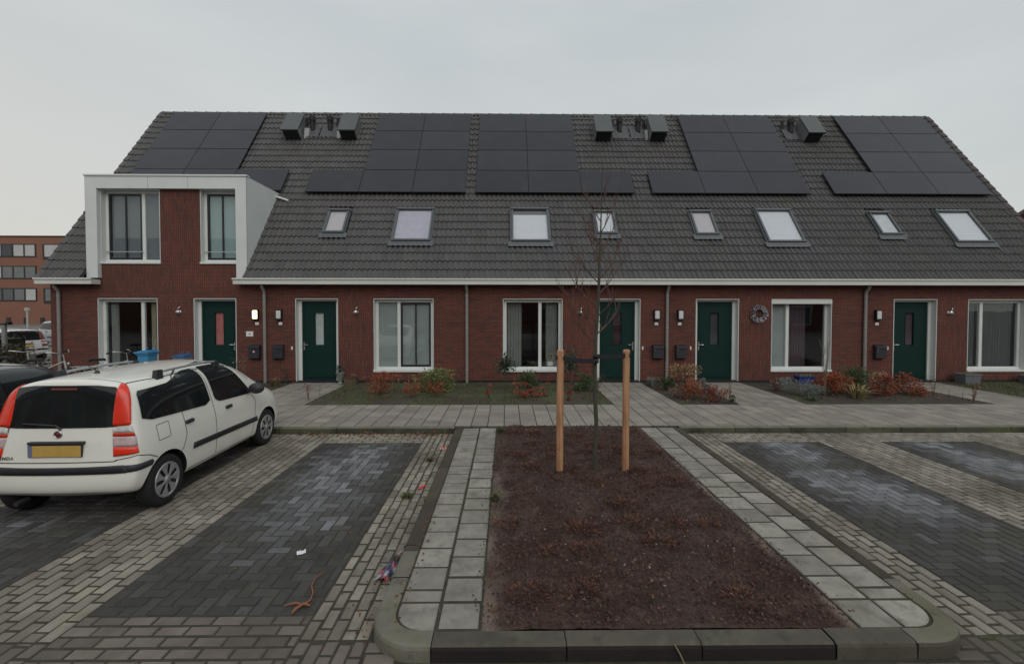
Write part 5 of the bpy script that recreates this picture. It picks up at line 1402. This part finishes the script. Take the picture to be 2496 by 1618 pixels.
def hatchback(name, label, loc, rz, col, tagn, detailed=True, scale=(1, 1, 1)):
    root = thing(name, label, 'car', loc, None, rz); root.scale = scale; red = LRED if detailed else LDIM
    PAINT = car_mats(tagn, col)
    def rows(hb, zb, w, zs):   # w, zs for rows 1..9
        return [(0, zb)] + [(a, b) for a, b in zip(w, zs)]
    S = []
    W0 = [.56, .67, .725, .735, .715, .675, .615, .535, 0]
    Z0 = [.31, .34, .46, .62, .80, .96, 1.22, 1.425, 1.47]
    S.append((0.0, rows(0, .30, W0, Z0)))
    S.append((.05, rows(0, .24, [.62, .735, .775, .785, .755, .715, .650, .565, 0], [.27, .31, .45, .63, .80, .96, 1.23, 1.44, 1.49])))
    S.append((.34, rows(0, .22, [.66, .765, .792, .798, .780, .745, .680, .585, 0], [.22, .26, .43, .62, .80, .96, 1.235, 1.45, 1.505])))
    for y, tz in ((.85, 1.53), (1.35, 1.54), (1.80, 1.53)):
        S.append((y, rows(0, .20, [.67, .768, .785, .795, .787, .758, .695, .60, 0], [.20, .24, .42, .62, .80, .945, 1.235, tz - .075, tz - .005])))
    S.append((2.12, rows(0, .20, [.67, .768, .785, .795, .785, .758, .69, .59, 0], [.20, .24, .42, .62, .80, .935, 1.22, 1.42, 1.485])))
    S.append((2.42, rows(0, .20, [.67, .768, .785, .795, .785, .755, .70, .61, 0], [.20, .24, .42, .62, .79, .92, 1.11, 1.24, 1.28])))
    S.append((2.72, rows(0, .20, [.67, .768, .785, .792, .78, .745, .70, .62, 0], [.20, .24, .42, .60, .77, .90, .985, 1.02, 1.04])))
    S.append((2.98, rows(0, .20, [.66, .76, .78, .785, .765, .72, .66, .58, 0], [.20, .24, .42, .58, .74, .85, .90, .925, .94])))
    S.append((3.24, rows(0, .21, [.62, .72, .745, .745, .72, .67, .60, .52, 0], [.21, .25, .40, .55, .68, .77, .81, .83, .845])))
    S.append((3.40, rows(0, .24, [.52, .62, .65, .65, .63, .58, .52, .44, 0], [.24, .27, .38, .50, .60, .67, .70, .715, .725])))
    cap = [.06, .06, .015, .0, .030, .052, .085, .13, .165, .15]
    ar = [(.48, .285, .335), (2.755, .285, .335)]
    body, bvh = car_body(S, cap, ar, [PAINT, CARDARK], .285, root)
    for y in (.48, 2.755):
        for s_ in (1, -1): wheel(root, s_ * .695, y, .287, .17, s_)
    # side glass, right and left
    for V, tg in ((VR, 1), (VL, -1)):
        patch('window', [(1.43, .965), (2.33, .925), (2.26, 1.02), (2.02, 1.30), (1.88, 1.415), (1.72, 1.435), (1.37, 1.44)], bvh, V, CARGLASS, root, .006, .03, 2)
        patch('window', [(.21, 1.010), (1.33, .968), (1.285, 1.435), (1.10, 1.432), (.95, 1.41), (.82, 1.375), (.70, 1.345), (.50, 1.335), (.25, 1.325)], bvh, V, CARGLASS, root, .007, .03, 1)
        g_ = MB()
        lines = [[(.66, .52), (.74, .58), (.80, .72), (.78, .985)], [(1.385, .30), (1.385, .70), (1.37, .95), (1.32, 1.43), (1.31, 1.47)], [(2.31, .31), (2.36, .55), (2.40, .80), (2.30, .935)], [(.84, .28), (2.30, .27)], [(.74, 1.335), (.88, 1.41), (1.1, 1.46), (1.70, 1.475), (1.95, 1.43), (2.35, 1.13)]]
        for ln in lines:
            for rws in line_patch(ln, bvh, V, .008): g_.grid(rws)
        g_.build('door_gap', GAP, root, True)
        patch('rub_strip', [(.92, .575), (2.42, .545), (2.44, .475), (.91, .505)], bvh, V, TRIM, root, .012, .08, 0, .012)
        for hy in (.80, 1.62):
            patch('door_handle', [(hy, .83), (hy + .14, .835), (hy + .14, .875), (hy, .87)], bvh, V, TRIM, root, .018, .08, 1, .02)
    g_ = MB()
    for rws in line_patch([(.36, .76), (.36, .93), (.54, .94), (.54, .77), (.36, .76)], bvh, VR, .006): g_.grid(rws)
    g_.build('fuel_flap', GAP, root, True)
    # rear
    patch('rear_window', [(-.545, .985), (.545, .985), (.553, 1.03), (.535, 1.22), (.500, 1.385), (.30, 1.412), (-.30, 1.412), (-.500, 1.385), (-.535, 1.22), (-.553, 1.03)], bvh, VB, CARGLASS, root, .006, .03, 1)
    g_ = MB()
    for ln in ([(-.56, .645), (.56, .645)], [(-.595, .66), (-.56, .645)], [(.595, .66), (.56, .645)]):
        for rws in line_patch(ln, bvh, VB, .009): g_.grid(rws)
    g_.build('tailgate_gap', GAP, root, True)
    for V in (VBR, VBL):
        g_ = MB()
        for ln in ([(.42, .655), (.59, .69), (.70, .655), (.78, .60)],):
            for rws in line_patch(ln, bvh, V, .008): g_.grid(rws)
        g_.build('bumper_gap', GAP, root, True)
    for V, sx in ((VBR, 1), (VBL, -1)):
        base = None
        segs = [(red, [(.424, .995), (.556, 1.00), (.562, 1.14), (.564, 1.27), (.556, 1.365), (.540, 1.405), (.500, 1.41), (.468, 1.36), (.444, 1.2), (.430, 1.08)], 1), (LWHT, [(.422, .930), (.574, .925), (.560, .990), (.424, .985)], 0), (red, [(.420, .895), (.582, .887), (.576, .918), (.421, .923)], 0),
                (LCLR, [(.418, .795), (.596, .782), (.586, .880), (.420, .888)], 0), (red, [(.417, .695), (.600, .715), (.598, .774), (.418, .787)], 0)]
        for k, (mt, pl, sm) in enumerate(segs):
            o = patch('taillight' if k == 0 else 'lens', pl, bvh, V, mt, root if k == 0 else base, .012, .03, sm, .012)
            if k == 0: base = o
    patch('brake_light', [(-.13, 1.368), (.13, 1.368), (.13, 1.388), (-.13, 1.388)], bvh, VB, LDIM, root, .010, .05, 0)
    patch('bumper_strip', [(-.68, .525), (.68, .525), (.69, .545), (.68, .605), (.30, .597), (-.30, .597), (-.68, .605), (-.69, .545)], bvh, VB, TRIM, root, .010, .06, 1, .012)
    patch('bumper_strip', [(.50, .53), (.72, .54), (.74, .575), (.72, .60), (.50, .60)], bvh, VBR, TRIM, root, .0095, .04, 0, .012)
    patch('bumper_strip', [(.50, .53), (.72, .54), (.74, .575), (.72, .60), (.50, .60)], bvh, VBL, TRIM, root, .0095, .04, 0, .012)
    m_ = MB()
    def rear_y(x, z): h = bvh.ray_cast(Vector((x, -4, z)), Vector((0, 1, 0)))[0]; return h.y if h else 0
    y0 = rear_y(0, .75) - .012
    def tilted(x0, x1, z0, z1, mt, o): m_.face([(x0, rear_y(0, z0) - o, z0), (x1, rear_y(0, z0) - o, z0), (x1, rear_y(0, z1) - o, z1), (x0, rear_y(0, z1) - o, z1)], mt)
    m_.box(-.262, .262, y0 - .006, y0 + .02, .705, .825, 2)
    m_.box(-.258, -.215, y0 - .0085, y0 - .0062, .708, .822, 1); m_.box(-.2145, .258, y0 - .0085, y0 - .0062, .708, .822, 0)
    m_.build('licence_plate', [YPLATE, BPLATE, TRIM], root, True)
    m_ = MB(); y1 = rear_y(0, .835); m_.box(-.275, .275, y1 - .028, y1 + .015, .828, .858); m_.build('tailgate_handle', TRIM, root, True, bevel=.008)
    m_ = MB(); y1 = rear_y(0, .925); m_.lathe([(.001, -.012), (.030, -.010), (.031, -.006)], 24, 'y', (0, y1, .925), 1); m_.lathe([(.031, -.005), (.033, -.014), (.040, -.013), (.042, .004)], 24, 'y', (0, y1, .925), 0); m_.build('round_emblem', [CHROME, M('emblem_red', (.14, .02, .03), .4)], root, True)
    # wiper, washer, exhaust
    m_ = MB(); yw = rear_y(0, 1.0); m_.tube([(.02, yw - .01, .975), (-.02, rear_y(-.02, 1.02) - .022, 1.015), (-.36, rear_y(-.36, 1.035) - .018, 1.035)], [.014, .009, .007], 6); m_.build('rear_wiper', TRIM, root, True)
    m_ = MB(); m_.tube([(-.42, .16, .22), (-.42, .03, .215)], .026, 12); m_.build('exhaust_pipe', TRIM, root, True)
    # roof rails, antenna, mirrors
    def top_z(x, y): h = bvh.ray_cast(Vector((x, y, 4)), Vector((0, 0, -1)))[0]; return h.z
    if detailed:
        for s_ in (-1, 1):
            m_ = MB(); x = s_ * .545
            pts = [(x, y, top_z(x, y) + (.065 if .75 < y < 1.75 else .058)) for y in (.66, .9, 1.2, 1.5, 1.75)] + [(x - s_ * .01, 1.88, top_z(x, 1.88) + .02)]
            m_.tube(pts, .017, 8, 0)
            for ya, yb in ((.62, .74), (1.72, 1.84)):
                zt = top_z(x, ya) - .01
                rr = [[(x + dx, yy, zt - (.02 if dx * s_ > 0 else 0)) for dx, yy in ((-.028, ya), (.028, ya), (.028, yb), (-.028, yb))], [(x + dx * .85, yy, top_z(x, .7) + .088 - (.02 if yy > 1 else 0)) for dx, yy in ((-.028, ya + .01), (.028, ya + .01), (.028, yb - .01), (-.028, yb - .01))]]
                m_.grid(rr, 1, closed=True, smooth=False); m_.face(rr[1], 1)
            m_.build('roof_rail', [M('rail_silver', (.40, .42, .43), .4, .05, 4, metal=.4), TRIM], root, True, bevel=.006)
        m_ = MB(); zt = top_z(0, .52); m_.lathe([(.001, .035), (.014, .03), (.03, .0), (.032, -.01)], 12, 'z', (0, .52, zt)); m_.tube([(0, .52, zt + .02), (0, .40, zt + .10), (0, .30, zt + .16)], [.005, .0035, .002], 5); m_.build('antenna', TRIM, root, True)
        g_ = MB()
        for s_ in (-1, 1):
            for rws in line_patch([(s_ * .50, .25), (s_ * .545, .7), (s_ * .555, 1.9), (s_ * .55, 2.1)], bvh, VT, .012): g_.grid(rws)
        for rws in line_patch([(-.49, .26), (-.3, .235), (0, .225), (.3, .235), (.49, .26)], bvh, VT, .007): g_.grid(rws)
        g_.build('roof_gutter', GAP, root, True)
        cx = M('badge_black', (.02, .02, .02), .4)
        cu = bpy.data.curves.new('badge', 'FONT'); cu.body = 'PANDA'; cu.size = .046; cu.extrude = .002; cu.space_character = 1.25
        tmp = bpy.data.objects.new('tmp', cu); C.objects.link(tmp); dg = bpy.context.evaluated_depsgraph_get(); dg.update()
        bme = bpy.data.meshes.new_from_object(tmp.evaluated_get(dg)); bpy.data.objects.remove(tmp)
        bme.materials.clear(); bme.materials.append(cx)
        o = bpy.data.objects.new('badge_lettering', bme); C.objects.link(o); o.parent = root; o.location = (-.60, rear_y(-.5, .69) - .008, .675); o.rotation_euler = (rad(90 - 8), 0, 0)
    for s_ in (-1, 1):
        m_ = MB(); x = s_ * .80
        for q in range(2): pass
        m_.lathe([(.001, -.05), (.055, -.045), (.080, -.01), (.083, .02), (.078, .045), (.001, .045)], 18, 'y', (0, 0, 0))
        m_.v = [(vx * 1.35 + s_ * .885, vy * 1.0 + 2.22, vz * 1.0 + 1.01) for vx, vy, vz in m_.v]
        m_.tube([(s_ * .735, 2.26, .955), (s_ * .82, 2.24, .985)], .026, 8)
        m_.build('wing_mirror', TRIM, root, True)
    # front: headlights, bumper, screen
    patch('windscreen', [(-.56, 1.06), (.56, 1.06), (.53, 1.40), (-.53, 1.40)], bvh, VF, CARGLASS, root, .004, .06, 1)
    for s_ in (-1, 1): patch('headlight', [(s_ * .40, .62), (s_ * .66, .64), (s_ * .66, .76), (s_ * .46, .74)], bvh, VF, LWHT, root, .006, .05, 1)
    return root
hatchback('white_hatchback', 'creamy white hatchback with roof rails parked on the left, seen from behind', (-4.60, 4.655, LOT), rad(1.9), (.80, .79, .72), 'white', True)
hatchback('black_hatchback', 'black hatchback at the left edge, mostly hidden by the white car', (-7.10, 4.35, LOT), rad(0), (.010, .010, .012), 'black', False, (1.06, 1.05, .985))
hatchback('pale_far_car', 'pale silver white car parked far away on the left behind the hedge', (-19.9, 19.0, -.15), rad(64), (.56, .57, .57), 'pale', False, (1.0, 1.2, .92))
hatchback('silver_far_car', 'silver car in the distance, only its roof showing right of the pale far car', (-27.6, 28.0, -.15), rad(-105), (.30, .32, .34), 'silver', False, (1.1, 1.1, 1.0))

# ------------------------------------------------------------------ bicycles, bins, hedge, posts
def bicycle(label, x, y, rz, col, extras=()):
    t = thing('bicycle', label, 'bicycle', (x, y, 0), 'bicycles parked before the leftmost house', rz)
    FR = M('bike_frame', col, .35, .05, metal=.2); BLK = TYRE
    for wx in (-.54, .54):
        w = MB(); R0 = .335
        w.lathe([(R0 + .018 * math.cos(q), .018 * math.sin(q)) for q in [k * math.pi / 4 for k in range(9)]], 36, 'y'); wo = w.build('wheel', BLK, t, True); wo.location = (wx, 0, .353)
        s_ = MB(); s_.lathe([(R0 - .015, -.010), (R0 - .028, 0), (R0 - .015, .010)], 36, 'y')
        for k in range(18):
            a = k * math.pi / 9; s_.tube([(0, (.02 if k % 2 else -.02), 0), ((R0 - .02) * math.cos(a), 0, (R0 - .02) * math.sin(a))], .0016, 3)
        s_.tube([(0, -.05, 0), (0, .05, 0)], .016, 8); s_.build('rim', CHROME, wo, True)
        f = MB(); rr = .375; f.grid([[(wx + rr * math.cos(a), dy, .353 + rr * math.sin(a)) for dy in (-.03, 0, .03)] for a in [rad(q) for q in (range(20, 200, 15) if wx < 0 else range(-10, 150, 15))]]); f.build('mudguard', FR, t, True)
    f = MB(); bb = (-.08, 0, .29); st_ = (-.22, 0, .80); hd = (.36, 0, .86); hl = (.40, 0, .66)
    for a, b, r_ in ((bb, st_, .017), (bb, hl, .021), ((-.17, 0, .62), hd, .018), (bb, (-.54, .05, .353), .011), (bb, (-.54, -.05, .353), .011), ((-.2, 0, .74), (-.54, .05, .353), .008), ((-.2, 0, .74), (-.54, -.05, .353), .008), (hd, hl, .022), (hl, (.54, .055, .353), .012), (hl, (.54, -.055, .353), .012)):
        f.tube([a, b], r_, 8)
    f.tube([(-.75, .07, .74), (-.28, .07, .74)], .006, 5); f.tube([(-.75, -.07, .74), (-.28, -.07, .74)], .006, 5)
    for k in range(4): f.tube([(-.74 + k * .14, -.07, .74), (-.74 + k * .14, .07, .74)], .005, 5)
    f.tube([(-.70, .07, .74), (-.54, .06, .36)], .005, 5); f.tube([(-.70, -.07, .74), (-.54, -.06, .36)], .005, 5)
    f.build('frame', FR, t, True)
    h = MB(); h.tube([hd, (.33, 0, 1.04)], .013, 8); h.tube([(.16, .29, 1.07), (.24, .28, 1.10), (.36, .14, 1.06), (.34, 0, 1.04), (.36, -.14, 1.06), (.24, -.28, 1.10), (.16, -.29, 1.07)], .012, 8)
    for s_ in (-1, 1): h.tube([(.08, s_ * .295, 1.055), (.20, s_ * .285, 1.085)], .018, 8, 1)
    h.build('handlebar', [CHROME, BLK], t, True)
    s_ = MB(); rows = []
    for q, w_, z in ((-.40, .02, .90), (-.38, .10, .93), (-.30, .105, .935), (-.22, .06, .93), (-.12, .025, .93), (-.08, .012, .915)):
        rows.append([(q, w_ * c, z - .03 * abs(c) ** 2) for c in (-1, -.5, 0, .5, 1)])
    s_.grid(rows); s_.grid([[(p[0], p[1], p[2] - .03) for p in r_] for r_ in rows]); s_.tube([st_, (-.26, 0, .91)], .013, 8); s_.build('saddle', BLK, t, True)
    l = MB(); l.tube([(.44, 0, .80), (.49, 0, .80)], [.035, .045], 14); l.build('headlamp', CHROME, t, True)
    c = MB(); c.lathe([(.09, -.05), (.095, -.045), (.09, -.04)], 20, 'y', bb); c.tube([(bb[0], -.05, bb[2]), (bb[0] + .12, -.06, bb[2] - .12), (bb[0] + .12, -.12, bb[2] - .12)], .01, 6); c.tube([(bb[0], .05, bb[2]), (bb[0] - .12, .06, bb[2] + .12), (bb[0] - .12, .12, bb[2] + .12)], .01, 6); c.build('crank', CHROME, t, True)
    if 'crate' in extras:
        m_ = MB(); m_.box(.44, .74, -.2, .2, .78, .80); 
        for b_ in ((.44, .455, -.2, .2), (.725, .74, -.2, .2), (.4551, .7249, -.2, -.185), (.4551, .7249, .185, .2)): m_.box(*b_, .801, .98)
        m_.build('front_crate', M('crate_dark', (.03, .03, .03), .7), t, True)
    if 'bag' in extras:
        m_ = MB(); m_.box(-.72, -.36, -.19, -.075, .42, .76); m_.box(-.72, -.36, .075, .19, .42, .76); m_.build('pannier_bag', M('bag_pale', (.42, .43, .42), .7), t, True, bevel=.03)
    return t
bicycle('bicycle nearest the blue bin, handlebar turned up beside the window', -9.42, 10.9, rad(14), (.42, .43, .44))
bicycle('bicycle with pale pannier bags between the other two bicycles', -10.74, 10.75, rad(6), (.40, .40, .38), ('bag',))
bicycle('dark bicycle farthest left, leaning before the hedge', -11.95, 11.2, rad(-8), (.06, .06, .065))
def wheelie(name, label, x, y, w, h, body, lid, rz=0):
    t = thing(name, label, 'bin', (x, y, 0), None, rz); m_ = MB(); a, b = w / 2, w / 2 * .82
    rows = []
    for z, k in ((.06, .80), (h * .6, .92), (h - .06, 1.0)): rows.append([(-b * k, -a * k, z), (b * k, -a * k, z), (b * k, a * k, z), (-b * k, a * k, z)])
    m_.grid(rows, closed=True, smooth=False); m_.face(rows[0][::-1]); m_.box(-b - .025, b + .025, -a - .025, a + .025, h - .061, h - .02); m_.build('body', body, t, True, bevel=.015)
    m_ = MB(); m_.box(-b - .05, b + .04, -a - .05, a + .03, h - .015, h + .02); m_.box(-b, b, -a, a, h + .02, h + .04)
    for s_ in (-1, 1): m_.tube([(s_ * b * .75, a * .6, h + .035), (s_ * b * .75, a * .6, h + .085), (s_ * b * .45, a * .6, h + .085)], .018, 8)
    m_.build('lid', lid, t, True, bevel=.012)
    m_ = MB(); m_.tube([(-b, a + .05, h - .03), (b, a + .05, h - .03)], .016, 8); m_.build('handle', lid, t, True)
    for s_ in (-1, 1):
        m_ = MB(); m_.lathe([(.001, -.03), (.10, -.03), (.10, .03), (.001, .03)], 20, 'x'); o = m_.build('wheel', TYRE, t, True); o.location = (s_ * (b * .8 + .03), a * .8, .10)
BLUE = M('bin_blue', (.055, .24, .44), .45, .1); 
wheelie('wheelie_bin', 'bright blue wheeled bin with closed lid before the left window', -8.62, 11.0, .30, 1.055, BLUE, BLUE)
wheelie('wheelie_bin', 'grey bin with thin blue lid right of the bright blue bin', -7.95, 11.25, .27, .93, M('bin_grey', (.28, .32, .33), .5, .1), M('bin_lid_blue', (.03, .12, .28), .45))
m_ = MB(); rg = random.Random(31)
t = thing('clipped_hedge', 'dark clipped hedge at the far left before the distant pale car', 'hedge', (-20.6, 15.0, -.15))
for _ in range(3800):
    m_.leaf((rg.uniform(-6, 4.5), rg.uniform(-.6, .6), rg.betavariate(2.2, 1.1) * 1.45), rg.uniform(.07, .15), (rg.uniform(-1, 1), rg.uniform(-1.6, .4), rg.uniform(-.2, 1)), rng=rg, w=.6)
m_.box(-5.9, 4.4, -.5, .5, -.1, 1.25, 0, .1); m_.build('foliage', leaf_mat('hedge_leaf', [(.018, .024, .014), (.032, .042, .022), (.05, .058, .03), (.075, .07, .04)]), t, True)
m_ = MB()
for k in range(12): m_.tube([(-5.5 + k * .85, 0, -.1), (-5.4 + k * .85, .05, 1.0)], [.02, .01], 5)
m_.build('stem', STEM, t, True)
plant('garden_bush', 'brown green bush at the left corner of the row behind the bicycles', -14.3, 13.4, .8, 1.0, 700, .08, leaf_mat('bush_brown', [(.05, .04, .025), (.075, .06, .035), (.04, .045, .025), (.10, .08, .05)]), None, clumps=16)
t = thing('bollard_lamp', 'low grey post with a dark flat lamp head at the left picture edge', 'lamp post', (-15.15, 13.9, -.1))
m_ = MB(); m_.tube([(0, 0, 0), (0, 0, 1.70)], .06, 14); m_.build('pole', M('post_grey', (.22, .225, .22), .6, .1), t, True)
m_ = MB(); m_.box(-.10, .20, -.07, .07, 1.70, 1.755); m_.box(.06, .20, -.06, .06, 1.756, 1.80); m_.build('lamp_head', LAMPBODY, t, True, bevel=.02)
m_ = MB(); m_.tube([(-31.2, 30, -.15), (-31.2, 30, 2.05)], .05, 10); m_.box(-31.31, -31.09, 29.93, 30.07, 1.9, 2.1); o = m_.build('sign_post', M('pole_pale', (.38, .38, .36), .6)); tag(o, 'thin pale pole in the distance before the orange brick block', 'pole')

# ------------------------------------------------------------------ light, sky, camera
w = bpy.data.worlds.new('World'); sc.world = w; w.use_nodes = True; nt = w.node_tree; nt.nodes.clear()
SUN_EL, SUN_AZ = rad(40), rad(163)       # azimuth measured from +Y clockwise (behind the camera)
sky = N(nt, 'ShaderNodeTexSky', sky_type='NISHITA'); sky.sun_disc = False; sky.sun_elevation = SUN_EL; sky.sun_rotation = SUN_AZ; sky.dust_density = 4; sky.air_density = 1.5
b1 = N(nt, 'ShaderNodeBackground'); b1.inputs[1].default_value = .07; nt.links.new(sky.outputs[0], b1.inputs[0])
b2 = N(nt, 'ShaderNodeBackground'); b2.inputs[1].default_value = 1.0
tc = N(nt, 'ShaderNodeTexCoord'); sx = N(nt, 'ShaderNodeSeparateXYZ'); nt.links.new(tc.outputs['Generated'], sx.inputs[0])
mp = N(nt, 'ShaderNodeMapping'); mp.inputs['Scale'].default_value = (1, 1, 3.2); nt.links.new(tc.outputs['Generated'], mp.inputs[0])
cl = ramp(nt, noise(nt, 1.6, 5, mp.outputs[0], .5), [(.3, (.575, .622, .640)), (.7, (.680, .722, .730))])
hz = ramp(nt, sx.outputs[2], [(0, (1.10, 1.03, .94)), (.22, (1.02, 1.0, .98)), (.6, (1, 1, 1))])
wz = N(nt, 'ShaderNodeMath', operation='MULTIPLY_ADD'); wz.inputs[1].default_value = -.55; wz.inputs[2].default_value = .35; nt.links.new(sx.outputs[0], wz.inputs[0])
ws = N(nt, 'ShaderNodeMath', operation='SUBTRACT', use_clamp=True); nt.links.new(wz.outputs[0], ws.inputs[0])
wk = N(nt, 'ShaderNodeMath', operation='MULTIPLY'); wk.inputs[1].default_value = 1.1; nt.links.new(sx.outputs[2], wk.inputs[0]); nt.links.new(wk.outputs[0], ws.inputs[1])
skc = mixrgb(nt, mixrgb(nt, cl, hz, 1, 'MULTIPLY'), (.745, .72, .672), ws.outputs[0])
nt.links.new(skc, b2.inputs[0])
mxs = N(nt, 'ShaderNodeMixShader'); mxs.inputs[0].default_value = .86
nt.links.new(b1.outputs[0], mxs.inputs[1]); nt.links.new(b2.outputs[0], mxs.inputs[2])
wo = N(nt, 'ShaderNodeOutputWorld'); nt.links.new(mxs.outputs[0], wo.inputs[0])
ld = bpy.data.lights.new('Sun', 'SUN'); ld.energy = .85; ld.angle = rad(50); ld.color = (1, .97, .93)
lo = bpy.data.objects.new('Sun', ld); C.objects.link(lo)
sd = Vector((math.sin(SUN_AZ) * math.cos(SUN_EL), math.cos(SUN_AZ) * math.cos(SUN_EL), math.sin(SUN_EL)))
lo.rotation_euler = (-sd).to_track_quat('-Z', 'Y').to_euler(); lo.location = (0, -5, 20)
ca = bpy.data.cameras.new('Camera'); co = bpy.data.objects.new('Camera', ca); C.objects.link(co); sc.camera = co
F = 1110.0; pit, yaw = rad(1.35), rad(.67)
ca.sensor_width = 36; ca.lens = F / 2496 * 36; ca.shift_y = -(59 - F * math.tan(pit)) / 2496; ca.clip_end = 2000; ca.clip_start = .05
co.location = (0, 0, 2.13)
co.matrix_world = Matrix.Translation((0, 0, 2.13)) @ Matrix.Rotation(-yaw, 4, 'Z') @ Matrix.Rotation(math.pi / 2 - pit, 4, 'X') @ Matrix.Rotation(.001, 4, 'Z')
vs_ = sc.view_settings; vs_.view_transform = 'Standard'; vs_.look = 'None'; vs_.exposure = 0; vs_.gamma = 1
sc.cycles.max_bounces = 6; sc.cycles.diffuse_bounces = 3; sc.cycles.glossy_bounces = 3; sc.cycles.transparent_max_bounces = 10
sc.cycles.use_denoising = True
